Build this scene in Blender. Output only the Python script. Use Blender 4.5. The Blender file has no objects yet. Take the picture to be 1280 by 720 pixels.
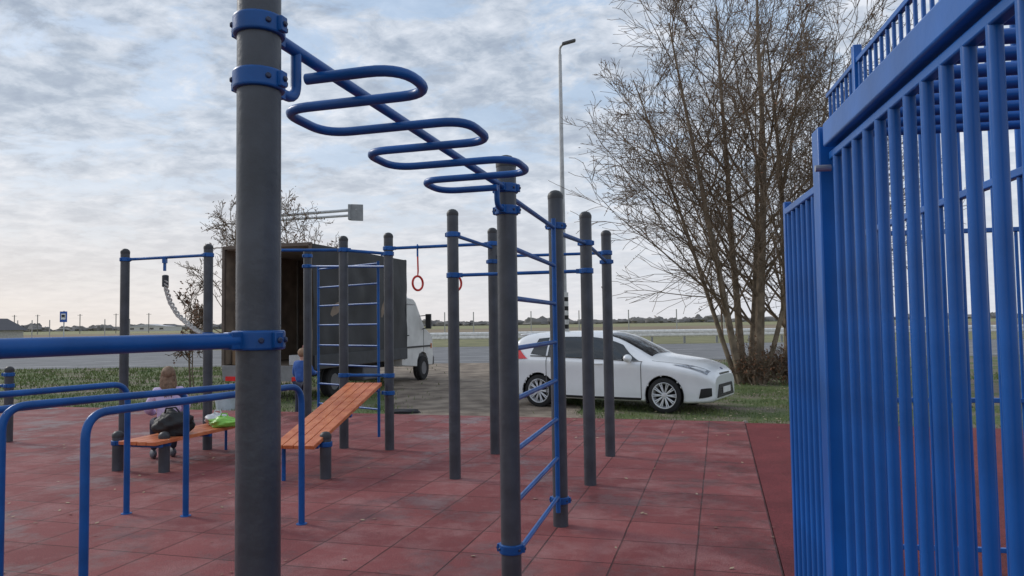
import bpy, math, random
from mathutils import Vector, Matrix, noise
random.seed(7)
S = bpy.context.scene
COL = S.collection
R_ = math.radians
S.view_settings.view_transform = 'Standard'
S.view_settings.look = 'None'
S.view_settings.exposure = 0
# ------------------------------------------------------------------ camera
F = 920.0; CH = 1.5; PITCH = math.atan(44/920.); ROLL = R_(0.8)
RM = Matrix.Rotation(R_(90)+PITCH, 3, 'X') @ Matrix.Rotation(-ROLL, 3, 'Z')
cd = bpy.data.cameras.new('camera'); cam = bpy.data.objects.new('camera', cd); COL.objects.link(cam)
cam.location = (0, 0, CH); cam.rotation_euler = RM.to_euler()
cd.sensor_width = 36; cd.lens = F/1280*36; cd.clip_start = .05; cd.clip_end = 6000
S.camera = cam
def ray(px, py): return RM @ Vector(((px-640)/F, -(py-360)/F, -1))
def G(px, py, z=0.0):
    r = ray(px, py); t = (z-CH)/r.z
    return Vector((r.x*t, r.y*t, z))
def AT(px, py, Y):
    r = ray(px, py); t = Y/r.y
    return Vector((r.x*t, Y, CH+r.z*t))
# ------------------------------------------------------------------ materials
MATS = {}
def mat(name, c, rough=.6, metal=0, var=.12, scale=6, bump=0.0, bscale=60, coat=0, c2=None, spec=None, detail=5):
    if name in MATS: return MATS[name]
    m = bpy.data.materials.new(name); m.use_nodes = True; MATS[name] = m
    nt = m.node_tree; b = nt.nodes['Principled BSDF']
    tc = nt.nodes.new('ShaderNodeTexCoord'); n = nt.nodes.new('ShaderNodeTexNoise')
    n.inputs['Scale'].default_value = scale; n.inputs['Detail'].default_value = detail
    nt.links.new(tc.outputs['Object'], n.inputs['Vector'])
    cr = nt.nodes.new('ShaderNodeValToRGB')
    if c2 is None:
        a = [max(0, x*(1-var)) for x in c]; d = [min(1, x*(1+var)) for x in c]
    else: a, d = c, c2
    cr.color_ramp.elements[0].color = (*a, 1); cr.color_ramp.elements[0].position = .35
    cr.color_ramp.elements[1].color = (*d, 1); cr.color_ramp.elements[1].position = .65
    nt.links.new(n.outputs['Fac'], cr.inputs['Fac']); nt.links.new(cr.outputs['Color'], b.inputs['Base Color'])
    b.inputs['Roughness'].default_value = rough; b.inputs['Metallic'].default_value = metal
    b.inputs['Coat Weight'].default_value = coat; b.inputs['Coat Roughness'].default_value = .12
    if spec is not None: b.inputs['Specular IOR Level'].default_value = spec
    if bump:
        n2 = nt.nodes.new('ShaderNodeTexNoise'); n2.inputs['Scale'].default_value = bscale; n2.inputs['Detail'].default_value = 6
        bp = nt.nodes.new('ShaderNodeBump'); bp.inputs['Strength'].default_value = bump; bp.inputs['Distance'].default_value = .02
        nt.links.new(tc.outputs['Object'], n2.inputs['Vector']); nt.links.new(n2.outputs['Fac'], bp.inputs['Height'])
        nt.links.new(bp.outputs['Normal'], b.inputs['Normal'])
    return m
BLUE = mat('blue_paint', (.005,.086,.31), .36, var=.2, scale=5, bump=.08, bscale=25, spec=.38)
BLUE2 = mat('blue_fence_paint', (.005,.104,.40), .34, var=.18, scale=4, bump=.05, bscale=18, spec=.42)
GREY = mat('grey_post_paint', (.050,.058,.071), .42, var=.22, scale=7, bump=.12, bscale=40, coat=.1)
CAPM = mat('cap_plastic', (.03,.031,.034), .5)
STEEL = mat('steel', (.45,.45,.46), .4, metal=.9)
BOLT = mat('bolt_dark', (.015,.03,.08), .4)
WOOD = mat('orange_wood', (.50,.115,.035), .5, c2=(.66,.21,.08), scale=9, bump=.15, bscale=40, coat=.1)
RED = mat('red_ring', (.62,.03,.02), .4)
ROPE = mat('rope', (.40,.39,.36), .9, c2=(.62,.60,.56), scale=40, bump=.6, bscale=80)
WHITE = mat('car_paint', (.80,.82,.84), .3, var=.02, coat=1.0)
VANW = mat('cab_paint', (.70,.70,.68), .45, var=.08, scale=3)
GLASS = mat('dark_glass', (.022,.026,.03), .06, var=.1, spec=.9)
BLACK = mat('black_plastic', (.012,.012,.013), .5)
RUBBER = mat('tyre_rubber', (.018,.018,.019), .85, bump=.2, bscale=80)
ALLOY = mat('alloy', (.62,.63,.65), .35, metal=.35)
CHROME = mat('chrome', (.7,.7,.72), .15, metal=1)
LAMP = mat('lamp_lens', (.22,.24,.27), .08, var=.6, scale=18, coat=1)
TAIL = mat('tail_lens', (.7,.012,.015), .2, coat=1)
AMBER = mat('amber_lens', (.6,.18,.02), .3)
TARP = mat('tarpaulin', (.020,.022,.027), .55, var=.3, scale=1.5, bump=.6, bscale=2.5)
PLY = mat('plywood_lining', (.18,.14,.11), .8, c2=(.31,.24,.18), scale=3, bump=.1, bscale=12)
BARK = mat('bark', (.14,.107,.077), .9, c2=(.27,.21,.15), scale=5, bump=.5, bscale=25)
TWIG = mat('twig_bark', (.13,.093,.064), .9, c2=(.235,.172,.12), scale=3)
DEAD = mat('dead_leaf', (.12,.055,.03), .9, c2=(.26,.13,.07), scale=4)
GRASSM = mat('grass_blades', (.07,.12,.03), .8, c2=(.19,.22,.07), scale=1.2)
SKINM = mat('skin', (.55,.33,.25), .55, var=.05)
GALV = mat('galvanised', (.52,.53,.54), .5, metal=.2)
CONC = mat('concrete', (.42,.41,.39), .85, bump=.2)
# ------------------------------------------------------------------ mesh builder
def wm(o):
    m = o.matrix_basis.copy()
    return wm(o.parent) @ m if o.parent else m
def empty(name, loc, rz=0):
    o = bpy.data.objects.new(name, None); COL.objects.link(o)
    o.location = loc; o.rotation_euler = (0, 0, rz); o.empty_display_size = .1
    return o
def tag(o, label=None, cat=None, group=None, kind=None):
    if label: o['label'] = label
    if cat: o['category'] = cat
    if group: o['group'] = group
    if kind: o['kind'] = kind
    return o
def thing(name, label, cat, loc=(0,0,0), rz=0, group=None):
    return tag(empty(name, loc, rz), label, cat, group)
class MB:
    def __init__(s): s.v = []; s.f = []
    def add(s, vs, fs):
        o = len(s.v); s.v += [tuple(v) for v in vs]; s.f += [tuple(i+o for i in f) for f in fs]
    def box(s, c, size, m=None):
        c = Vector(c); h = [x/2 for x in size]; vs = []
        for z in (-1,1):
            for y in (-1,1):
                for x in (-1,1):
                    p = Vector((x*h[0], y*h[1], z*h[2]))
                    if m is not None: p = m @ p
                    vs.append(c+p)
        s.add(vs, [(0,2,3,1),(4,5,7,6),(0,1,5,4),(2,6,7,3),(0,4,6,2),(1,3,7,5)]); return s
    def tube(s, pts, r, seg=12, caps=True, closed=False):
        n = len(pts); pts = [Vector(p) for p in pts]
        rs = r if isinstance(r, (list, tuple)) else [r]*n
        vs = []; nrm = None
        for i in range(n):
            if closed: t = pts[(i+1)%n]-pts[i-1]
            else: t = pts[min(i+1, n-1)]-pts[max(i-1, 0)]
            t.normalize()
            if nrm is None:
                nrm = t.cross(Vector((0,0,1)) if abs(t.z) < .9 else Vector((1,0,0)))
            nrm = nrm - t*nrm.dot(t); nrm.normalize(); b = t.cross(nrm)
            for k in range(seg):
                a = 2*math.pi*k/seg
                vs.append(pts[i]+(nrm*math.cos(a)+b*math.sin(a))*rs[i])
        fs = []
        for i in range(n if closed else n-1):
            j = (i+1) % n
            for k in range(seg):
                l = (k+1) % seg
                fs.append((i*seg+k, i*seg+l, j*seg+l, j*seg+k))
        if caps and not closed:
            fs.append(tuple(range(seg))[::-1]); fs.append(tuple((n-1)*seg+k for k in range(seg)))
        s.add(vs, fs); return s
    def lathe(s, prof, c=(0,0,0), m=None, seg=24):
        c = Vector(c); vs = []
        for (r, z) in prof:
            for k in range(seg):
                a = 2*math.pi*k/seg; p = Vector((r*math.cos(a), r*math.sin(a), z))
                if m is not None: p = m @ p
                vs.append(c+p)
        fs = []
        for i in range(len(prof)-1):
            for k in range(seg):
                l = (k+1) % seg; fs.append((i*seg+k, i*seg+l, (i+1)*seg+l, (i+1)*seg+k))
        if prof[0][0] > 1e-5: fs.append(tuple(range(seg))[::-1])
        if prof[-1][0] > 1e-5: fs.append(tuple((len(prof)-1)*seg+k for k in range(seg)))
        s.add(vs, fs); return s
    def prism(s, poly, d0, d1, fn):
        n = len(poly); vs = [fn(a, b, d0) for a, b in poly]+[fn(a, b, d1) for a, b in poly]
        fs = [tuple(range(n))[::-1], tuple(range(n, 2*n))]+[(i, (i+1)%n, n+(i+1)%n, n+i) for i in range(n)]
        s.add(vs, fs); return s
    def blob(s, c, rad, m=None, amp=0, fr=3, seed=0, nu=20, nv=12, flat=None):
        c = Vector(c); vs = []; fs = []
        for i in range(nv+1):
            th = math.pi*i/nv
            for k in range(nu):
                a = 2*math.pi*k/nu
                d = Vector((math.sin(th)*math.cos(a), math.sin(th)*math.sin(a), math.cos(th)))
                q = 1+amp*noise.noise(d*fr+Vector((seed, seed*1.7, 0)))
                p = Vector((d.x*rad[0], d.y*rad[1], d.z*rad[2]))*q
                if flat is not None and p.z < flat: p.z = flat
                if m is not None: p = m @ p
                vs.append(c+p)
        for i in range(nv):
            for k in range(nu):
                l = (k+1) % nu; fs.append((i*nu+k, (i+1)*nu+k, (i+1)*nu+l, i*nu+l))
        s.add(vs, fs); return s
    def build(s, name, m, parent=None, smooth=True, bevel=0, world=False, loc=None, ang=35, kind=None):
        vs = s.v
        if world and parent is not None:
            inv = wm(parent).inverted(); vs = [tuple(inv @ Vector(v)) for v in vs]
        if loc is not None:
            vs = [(v[0]-loc[0], v[1]-loc[1], v[2]-loc[2]) for v in vs]
        me = bpy.data.meshes.new(name); me.from_pydata(vs, [], s.f); me.materials.append(m); me.update()
        if smooth:
            me.polygons.foreach_set('use_smooth', [True]*len(me.polygons)); me.set_sharp_from_angle(angle=R_(ang))
        o = bpy.data.objects.new(name, me); COL.objects.link(o)
        if parent is not None: o.parent = parent
        if loc is not None: o.location = loc
        if bevel:
            b = o.modifiers.new('Bevel', 'BEVEL'); b.width = bevel; b.segments = 2; b.limit_method = 'ANGLE'
        if kind: o['kind'] = kind
        return o
def rounded(pts, rad, n=6):
    pts = [Vector(p) for p in pts]; out = [pts[0]]
    for i in range(1, len(pts)-1):
        a, b, c = pts[i-1], pts[i], pts[i+1]
        d1 = (a-b); d2 = (c-b); rr = min(rad, d1.length*.49, d2.length*.49)
        p = b+d1.normalized()*rr; q = b+d2.normalized()*rr
        for k in range(n+1):
            t = k/n; out.append(p*(1-t)**2+b*2*t*(1-t)+q*t*t)
    out.append(pts[-1]); return out
# ------------------------------------------------------------------ world
SUN_EL = R_(32); SUN_AZ = R_(-60)
w = bpy.data.worlds.new('World'); S.world = w; w.use_nodes = True
nt = w.node_tree; N = nt.nodes; L = nt.links
bg = N['Background']; bg.inputs['Strength'].default_value = .12
sky = N.new('ShaderNodeTexSky'); sky.sky_type = 'NISHITA'; sky.sun_disc = False
sky.sun_elevation = SUN_EL; sky.sun_rotation = SUN_AZ; sky.dust_density = 2
tc = N.new('ShaderNodeTexCoord'); sp = N.new('ShaderNodeSeparateXYZ'); L.new(tc.outputs['Generated'], sp.inputs[0])
def M(op, a, b=None, c=None):
    n = N.new('ShaderNodeMath'); n.operation = op
    for i, x in enumerate((a, b, c)):
        if x is None: continue
        if isinstance(x, (int, float)): n.inputs[i].default_value = x
        else: L.new(x, n.inputs[i])
    return n.outputs[0]
def ramp(fac, els):
    n = N.new('ShaderNodeValToRGB'); L.new(fac, n.inputs[0]); e = n.color_ramp.elements
    while len(e) < len(els): e.new(.5)
    for i, (p, c) in enumerate(els): e[i].position = p; e[i].color = (*c, 1)
    return n.outputs[0]
def mixc(f, a, b, mode='MIX'):
    n = N.new('ShaderNodeMix'); n.data_type = 'RGBA'; n.blend_type = mode; n.clamp_result = False
    if isinstance(f, (int, float)): n.inputs[0].default_value = f
    else: L.new(f, n.inputs[0])
    for s_, x in ((6, a), (7, b)):
        if isinstance(x, tuple): n.inputs[s_].default_value = (*x, 1)
        else: L.new(x, n.inputs[s_])
    return n.outputs[2]
zz = M('MAXIMUM', sp.outputs[2], 0.0); den = M('ADD', zz, .18)
cx = M('DIVIDE', sp.outputs[0], den); cy = M('DIVIDE', sp.outputs[1], den)
cb = N.new('ShaderNodeCombineXYZ'); L.new(cx, cb.inputs[0]); L.new(cy, cb.inputs[1])
def nz(scale, detail, rough, dist=0, off=0):
    mp = N.new('ShaderNodeMapping'); mp.inputs['Location'].default_value = (off, off*.7, off*.3); mp.inputs['Rotation'].default_value = (0,0,.5)
    mp.inputs['Scale'].default_value = (1.15, 1.25, 1)
    L.new(cb.outputs[0], mp.inputs[0])
    n = N.new('ShaderNodeTexNoise'); n.inputs['Scale'].default_value = scale; n.inputs['Detail'].default_value = detail
    n.inputs['Roughness'].default_value = rough; n.inputs['Distortion'].default_value = dist
    L.new(mp.outputs[0], n.inputs['Vector']); return n.outputs[0]
big = nz(1.3, 3, .5, .3, 3.1); fine = nz(7.5, 8, .6, .25, 7.7); gapn = nz(3.4, 9, .66, .3, 21.3)
dens = M('ADD', M('MULTIPLY', big, .36), M('MULTIPLY', fine, .64))
gap = ramp(gapn, [(.50, (0,0,0)), (.60, (1,1,1))])
shade = ramp(dens, [(.38, (6.7,7.05,7.7)), (.45, (5.5,6.0,6.8)), (.51, (4.6,5.15,6.0)), (.56, (3.7,4.3,5.2)), (.64, (2.95,3.5,4.45))])
clear = mixc(.72, sky.outputs[0], (4.1,5.5,7.4))
up = mixc(M('MULTIPLY', gap, .72), shade, clear)
hz = ramp(zz, [(0, (1,1,1)), (.09, (.8,.8,.8)), (.22, (.26,.26,.26)), (.36, (0,0,0))])
lft = M('MULTIPLY_ADD', sp.outputs[0], -1.1, .40)
warm = mixc(M('MAXIMUM', M('MINIMUM', lft, 1.0), 0.0), (6.4,6.5,6.9), (7.8,7.0,6.3))
hzc = mixc(ramp(zz, [(0, (0,0,0)), (.28, (1,1,1))]), warm, (6.4,6.9,7.5))
col = mixc(M('MULTIPLY', hz, .86), up, hzc)
L.new(col, bg.inputs['Color'])
sl = bpy.data.lights.new('sun', 'SUN'); sl.energy = 1.5; sl.angle = R_(14); sl.color = (1, .95, .88)
so = bpy.data.objects.new('sun', sl); COL.objects.link(so)
sd = Vector((math.sin(SUN_AZ)*math.cos(SUN_EL), math.cos(SUN_AZ)*math.cos(SUN_EL), math.sin(SUN_EL)))
so.rotation_euler = sd.to_track_quat('Z', 'Y').to_euler(); so.location = (0, 0, 20)
# ------------------------------------------------------------------ ground
GZ = -.15
u2 = Vector((.27, .963, 0)).normalized(); v2 = Vector((u2.y, -u2.x, 0))
TH = -math.atan2(u2.x, u2.y)
def shade_tools(m):
    nt = m.node_tree; l = nt.links
    def nn(src, s, d=6, r=.6):
        n = nt.nodes.new('ShaderNodeTexNoise'); n.inputs['Scale'].default_value = s; n.inputs['Detail'].default_value = d; n.inputs['Roughness'].default_value = r
        l.new(src, n.inputs['Vector']); return n.outputs[0]
    def rp(f, els):
        n = nt.nodes.new('ShaderNodeValToRGB'); l.new(f, n.inputs[0]); e = n.color_ramp.elements
        while len(e) < len(els): e.new(.5)
        for i, (p, c) in enumerate(els): e[i].position = p; e[i].color = (*c, 1)
        return n.outputs[0]
    def mx(f, a, c, mode='MIX'):
        n = nt.nodes.new('ShaderNodeMix'); n.data_type = 'RGBA'; n.blend_type = mode
        if isinstance(f, float): n.inputs[0].default_value = f
        else: l.new(f, n.inputs[0])
        l.new(a, n.inputs[6]); l.new(c, n.inputs[7]); return n.outputs[2]
    return nt, l, nn, rp, mx
def groundmat():
    m = bpy.data.materials.new('meadow'); m.use_nodes = True; nt, l, nn, rp, mx = shade_tools(m); b = nt.nodes['Principled BSDF']
    src = nt.nodes.new('ShaderNodeNewGeometry').outputs['Position']
    a = rp(nn(src, 14, 8), [(.3, (.055,.08,.025)), (.55, (.10,.135,.04)), (.75, (.18,.19,.08))])
    d = rp(nn(src, 20, 8), [(.3, (.13,.10,.075)), (.7, (.27,.22,.17))])
    f = rp(nn(src, .9, 6), [(.46, (0,0,0)), (.60, (1,1,1))])
    l.new(mx(f, a, d), b.inputs['Base Color']); b.inputs['Roughness'].default_value = .95
    bp = nt.nodes.new('ShaderNodeBump'); bp.inputs['Strength'].default_value = .5; bp.inputs['Distance'].default_value = .05
    l.new(nn(src, 30, 6), bp.inputs['Height']); l.new(bp.outputs[0], b.inputs['Normal'])
    return m
def sheet(name, x0, x1, y0, y1, z, m):
    b = MB(); b.add([(x0,y0,z),(x1,y0,z),(x1,y1,z),(x0,y1,z)], [(0,1,2,3)])
    return tag(b.build(name, m, smooth=False), kind='structure')
sheet('ground', -3000, 3000, -60, 5000, GZ, groundmat())
sheet('road', -600, 600, 31, 53, GZ+.008, mat('asphalt', (.15,.15,.155), .9, c2=(.20,.20,.205), scale=.6, bump=.3, bscale=30))
LINE = mat('road_paint', (.50,.50,.49), .7, var=.2, scale=4)
b = MB()
for yy in (32.6, 51.6): b.add([(-600,yy,GZ+.014),(600,yy,GZ+.014),(600,yy+.15,GZ+.014),(-600,yy+.15,GZ+.014)], [(0,1,2,3)])
x = -120
while x < 120:
    for yy in (37, 47): b.add([(x,yy,GZ+.014),(x+3,yy,GZ+.014),(x+3,yy+.16,GZ+.014),(x,yy+.16,GZ+.014)], [(0,1,2,3)])
    x += 9
b.add([(-600,42,GZ+.014),(600,42,GZ+.014),(600,42.15,GZ+.014),(-600,42.15,GZ+.014)], [(0,1,2,3)])
tag(b.build('road_markings', LINE, smooth=False), kind='structure')
sheet('verge', -600, 600, 53.2, 84, GZ+.006, mat('dry_verge', (.14,.14,.06), .95, c2=(.23,.215,.10), scale=.5))
sheet('field', -1500, 1500, 84, 240, GZ+.01, mat('ploughed_soil', (.19,.14,.085), .95, c2=(.26,.20,.125), scale=.04))
sheet('green_field', -2500, 2500, 240, 1300, GZ+.02, mat('winter_crop', (.20,.20,.09), .95, c2=(.27,.25,.12), scale=.01))
def dl(y): return -1.9-.19*(y-12)+.5*noise.noise(Vector((y*.7, 1, 0)))-(.8 if y > 24 else 0)
def dr(y): return 1.2-.02*(y-12)+.8*noise.noise(Vector((y*.6, 9, 0)))+max(0, (y-24))*.6
b = MB(); ys = [10.5+i*.5 for i in range(42)]; vs = []; fs = []
for y in ys:
    a, c = dl(y), dr(y)
    for k in range(9): vs.append((a+(c-a)*k/8, y, GZ+.006))
for i in range(len(ys)-1):
    for k in range(8): fs.append((i*9+k, i*9+k+1, (i+1)*9+k+1, (i+1)*9+k))
b.add(vs, fs); tag(b.build('dirt_track', mat('dirt', (.14,.105,.078), .95, c2=(.31,.25,.19), scale=2.2, bump=.8, bscale=9, detail=9), smooth=False), kind='structure')
def rubbermat(name, tiles):
    m = bpy.data.materials.new(name); m.use_nodes = True; nt, l, nn, rp, mx = shade_tools(m); b = nt.nodes['Principled BSDF']
    src = nt.nodes.new('ShaderNodeTexCoord').outputs['Object']
    if tiles:
        wv = nt.nodes.new('ShaderNodeTexNoise'); wv.inputs['Scale'].default_value = 2.2; wv.inputs['Detail'].default_value = 2; l.new(src, wv.inputs['Vector'])
        vm = nt.nodes.new('ShaderNodeVectorMath'); vm.operation = 'MULTIPLY_ADD'; l.new(wv.outputs['Color'], vm.inputs[0]); vm.inputs[1].default_value = (.010,.010,0); l.new(src, vm.inputs[2])
        br = nt.nodes.new('ShaderNodeTexBrick'); l.new(vm.outputs[0], br.inputs['Vector'])
        br.offset = 0; br.squash = 1; br.inputs['Scale'].default_value = 1; br.inputs['Brick Width'].default_value = .5; br.inputs['Row Height'].default_value = .5
        br.inputs['Mortar Size'].default_value = .007; br.inputs['Mortar Smooth'].default_value = .5; br.inputs['Bias'].default_value = -.1
        br.inputs['Color1'].default_value = (.195,.048,.049,1); br.inputs['Color2'].default_value = (.270,.076,.075,1); br.inputs['Mortar'].default_value = (.065,.018,.018,1)
        base = br.outputs[0]; h = br.outputs[1]
        scuff = rp(nn(src, 1.6, 9, .75), [(.47, (0,0,0)), (.68, (.65,.65,.65))])
        pale = rp(nn(src, 90, 2), [(.3, (.28,.135,.13)), (.7, (.44,.26,.25))])
        base = mx(scuff, base, pale)
        base = mx(rp(br.outputs[1], [(.0, (0,0,0)), (1, (.55,.55,.55))]), base, rp(nn(src, 5, 2), [(0, (.055,.017,.017)), (1, (.085,.026,.026))]))
        dn = nn(src, .9, 10, .72)
        damp = rp(dn, [(.41, (.62,.58,.58)), (.50, (1,1,1)), (.7, (1.06,1.06,1.06))])
        l.new(rp(dn, [(.41, (.38,.38,.38)), (.50, (.8,.8,.8))]), b.inputs['Roughness'])
    else:
        base = rp(nn(src, 2, 8, .7), [(.3, (.140,.024,.027)), (.7, (.21,.040,.042))]); h = None
        damp = rp(nn(src, .6, 6, .65), [(.35, (.72,.72,.72)), (.6, (1.1,1.1,1.1))]); b.inputs['Roughness'].default_value = .75
    sp_ = rp(nn(src, 150, 2), [(.35, (.5,.5,.5)), (.65, (1.45,1.45,1.45))])
    base = mx(1.0, base, sp_, 'MULTIPLY'); base = mx(1.0, base, damp, 'MULTIPLY')
    l.new(base, b.inputs['Base Color']); b.inputs['Specular IOR Level'].default_value = .3
    bp = nt.nodes.new('ShaderNodeBump'); bp.inputs['Strength'].default_value = .6; bp.inputs['Distance'].default_value = .004
    l.new(nn(src, 140, 3), bp.inputs['Height']); l.new(bp.outputs[0], b.inputs['Normal'])
    if h is not None:
        b2 = nt.nodes.new('ShaderNodeBump'); b2.invert = True; b2.inputs['Strength'].default_value = .6; b2.inputs['Distance'].default_value = .005
        l.new(h, b2.inputs['Height']); l.new(bp.outputs[0], b2.inputs['Normal']); l.new(b2.outputs[0], b.inputs['Normal'])
    return m
E0 = G(980, 720)
yb = (G(930, 527)-E0).dot(u2)
b = MB(); b.box((-8, (yb-8)/2, GZ/2), (16, yb+8, -GZ)); o = b.build('rubber_tile_paving', rubbermat('rubber_tiles', True), smooth=False, kind='structure'); o.location = (E0.x, E0.y, 0); o.rotation_euler = (0,0,TH)
b = MB(); b.box((3.006, (yb-8.1)/2, GZ/2-.002), (6, yb+7.9, -GZ-.004)); o = b.build('rubber_paving', rubbermat('rubber_plain', False), smooth=False, kind='structure'); o.location = (E0.x, E0.y, 0); o.rotation_euler = (0,0,TH)
def onrubber(x, y):
    d = Vector((x, y, 0))-E0; return d.dot(u2) < yb+.02 and -16 < d.dot(v2) < 6
b = MB(); rg = random.Random(3)
def blades(n, x0, x1, y0, y1, h0, h1, wd, th=.22):
    for i in range(n):
        x = rg.uniform(x0, x1); y = rg.uniform(y0, y1)
        if onrubber(x, y): continue
        if dl(y)+.1 < x < dr(y)-.1 and rg.random() < .97: continue
        if noise.noise(Vector((x*.8, y*.8, 0)))+.3*noise.noise(Vector((x*3, y*3, 0))) > th and rg.random() < .85: continue
        h = rg.uniform(h0, h1); a = rg.uniform(0, 6.28); dx = math.cos(a)*wd; dy = math.sin(a)*wd
        lx = rg.uniform(-.6, .6)*h; ly = rg.uniform(-.6, .6)*h
        b.add([(x-dx,y-dy,GZ), (x+dx,y+dy,GZ), (x+lx,y+ly,GZ+h)], [(0,1,2)])
blades(28000, .3, 9, 10, 19, .02, .08, .006, .10)
blades(9000, .5, 14, 19, 30.5, .04, .12, .013, .1)
blades(20000, -14, -1.5, 12, 20, .03, .09, .009, .15)
blades(14000, -22, -2, 20, 30.5, .04, .13, .018)
tag(b.build('grass', GRASSM, smooth=False), 'short green grass growing around the rubber playground', 'grass', kind='stuff')
b = MB()
for i in range(1000):
    if i < 220: x = rg.uniform(-6, 4); y = rg.uniform(3.5, 12.3); z = .004 if onrubber(x, y) else GZ+.03
    else: x = rg.uniform(.5, 7); y = rg.uniform(11, 19); z = .006 if onrubber(x, y) else GZ+.04
    if i >= 220 and onrubber(x, y) and rg.random() < .8: continue
    a = rg.uniform(0, 6.28); s_ = rg.uniform(.006, .016)*(1 if i < 220 else 1.6); c, d = math.cos(a)*s_, math.sin(a)*s_
    b.add([(x-c*1.5,y-d*1.5,z),(x+d,y-c,z+.004),(x+c*1.5,y+d*1.5,z+.008),(x-d,y+c,z+.003)], [(0,1,2,3)])
tag(b.build('fallen_leaves', mat('pale_leaf', (.26,.18,.11), .9, c2=(.50,.40,.28), scale=2), smooth=False), 'small pale fallen leaves scattered on rubber and grass', 'leaves', kind='stuff')
b = MB()
for i in range(150):
    t = rg.uniform(-10, 2.2); p = E0+u2*(yb+abs(rg.gauss(.12, .25)))+v2*t; q = rg.uniform(.012, .05)
    b.blob((p.x, p.y, GZ+.02 if rg.random() < .8 else GZ+.06), (q*1.4, q, q*.6), Matrix.Rotation(rg.uniform(0,6), 3, 'Z'), .4, 2, i, 7, 5)
tag(b.build('stones', mat('stone', (.22,.19,.16), .95, c2=(.42,.39,.35), scale=3)), 'loose stones and soil crumbs along the rubber edge', 'stones', kind='stuff')
# ------------------------------------------------------------------ workout frame
PR = .056
def clamp(p, z, dirs, bolts=False, r=PR, hh=.05):
    m = MB(); R1 = r+.011
    m.lathe([(r-.001,-hh/2),(R1-.003,-hh/2),(R1,-hh/2+.004),(R1,hh/2-.004),(R1-.003,hh/2),(r-.001,hh/2)], (0,0,z), seg=40)
    bl = []
    for d in dirs:
        d = Vector((d[0], d[1], 0)).normalized(); rot = Matrix.Rotation(math.atan2(d.y, d.x), 3, 'Z')
        m.box(d*(R1+.012)+Vector((0,0,z)), (.034, .034, hh*.86), rot)
        for sgn in (-1, 1):
            pd = rot @ Vector((0, sgn, 0)); m.box(pd*(R1+.004)+Vector((0,0,z)), (.026, .014, hh*.8), rot); bl.append((pd, rot))
    if not dirs: m.box(Vector((R1+.006, 0, z)), (.02, .03, hh*.8))
    o = m.build('clamp', BLUE, p, bevel=.003)
    if bolts:
        for pd, rot in bl[:2]:
            for q_ in (-35, 0, 35):
                pq = Matrix.Rotation(R_(q_), 3, 'Z') @ pd
                q = Matrix.Rotation(math.atan2(pq.y, pq.x), 3, 'Z') @ Matrix.Rotation(R_(90), 3, 'Y')
                MB().lathe([(.0,0),(.0075,0),(.0075,.004),(.005,.007),(0,.007)], pq*(R1+(.010 if q_ == 0 else -.001))+Vector((0,0,z)), q, 10).build('bolt', BOLT, o)
def post(x, y, h, label, clamps, r=PR, bolts=False, group='grey posts of the outdoor workout frame', z0=0):
    t = thing('workout_post', label, 'post', (x, y, z0), 0, group)
    MB().lathe([(r,0),(r,h-.05)], seg=40).build('shaft', GREY, t)
    MB().lathe([(r+.002,h-.055),(r+.003,h-.03),(r*.93,h-.012),(r*.6,h+.006),(r*.25,h+.012),(0,h+.013)], seg=32).build('cap', CAPM, t)
    for z, dirs in clamps: clamp(t, z, dirs, bolts, r)
    return t
def hz_(px, py, Y): return AT(px, py, Y).z
P = {}
P[1] = Vector((-.655, 1.90, 0)); P[2] = Vector((AT(636.5, 500, 4.0).x, 4.0, 0))
for k, (a, c) in {3:(701,657), 4:(569,598), 5:(738,606), 6:(763,570), 7:(619,567), 8:(487,562), 9:(430,560)}.items(): P[k] = G(a, c)
P[10] = AT(384.5, 500, 10.4); P[11] = AT(259.5, 500, 9.15); P[12] = AT(154.5, 500, 9.6); P[13] = AT(325, 500, 9.0)
for k in P: P[k].z = 0
tops = {2:(632,197), 3:(690,240), 4:(564,263), 5:(729,266), 6:(755,289), 7:(614,286), 8:(485,292), 9:(428,296), 10:(383,313), 11:(259,306), 12:(154,312)}
H = {k: hz_(*tops[k], P[k].y) for k in tops}; H[1] = 2.62; H[13] = 2.5
def dd(a, c): return (P[c]-P[a])
uS = (P[2]-P[1]).normalized(); vS = Vector((uS.y, -uS.x, 0))
ZB = {'11_12': AT(207, 322, 9.4).z, '8_7': AT(550, 307, 8.7).z, '9_8': AT(457, 310, 8.9).z, '4_5': AT(650, 341, 7.0).z,
      '4_7': AT(590, 301, 7.8).z, '5_6': AT(748, 312, 7.5).z, '13_9': AT(390, 312, 9.0).z, 'low98': AT(457, 470, 8.9).z, '7_6': AT(688, 318, 8.4).z,
      'dip': AT(330, 425, 1.9).z}
barL = AT(0, 440, 1.38); dL = Vector((barL.x-P[1].x, barL.y-P[1].y, 0)).normalized()
P[14] = P[1]+dL*1.45
post(P[1].x, P[1].y, H[1], 'grey round post in the foreground, thickest in view, carrying the wavy blue bar', [(2.285, [uS]), (2.14, [uS]), (ZB['dip'], [dL])], bolts=True, r=.0555)
post(P[2].x, P[2].y, H[2], 'grey post where the wavy overhead bar ends, left of the rung ladder', [(2.235, [-uS, dd(2,3)]), (2.115, [-uS, dd(2,3)]), (.30, [dd(2,3)])], bolts=True, r=.054)
post(P[3].x, P[3].y, H[3], 'grey post on the far side of the blue rung ladder nearest the camera', [(AT(691,283,P[3].y).z, [dd(3,2), dd(3,5)]), (.19, [dd(3,2)])], bolts=True)
post(P[4].x, P[4].y, H[4], 'tall grey post left of the rung ladder, in front of the right red ring', [(ZB['4_7'], [dd(4,7)]), (ZB['4_5'], [dd(4,5)])])
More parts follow.
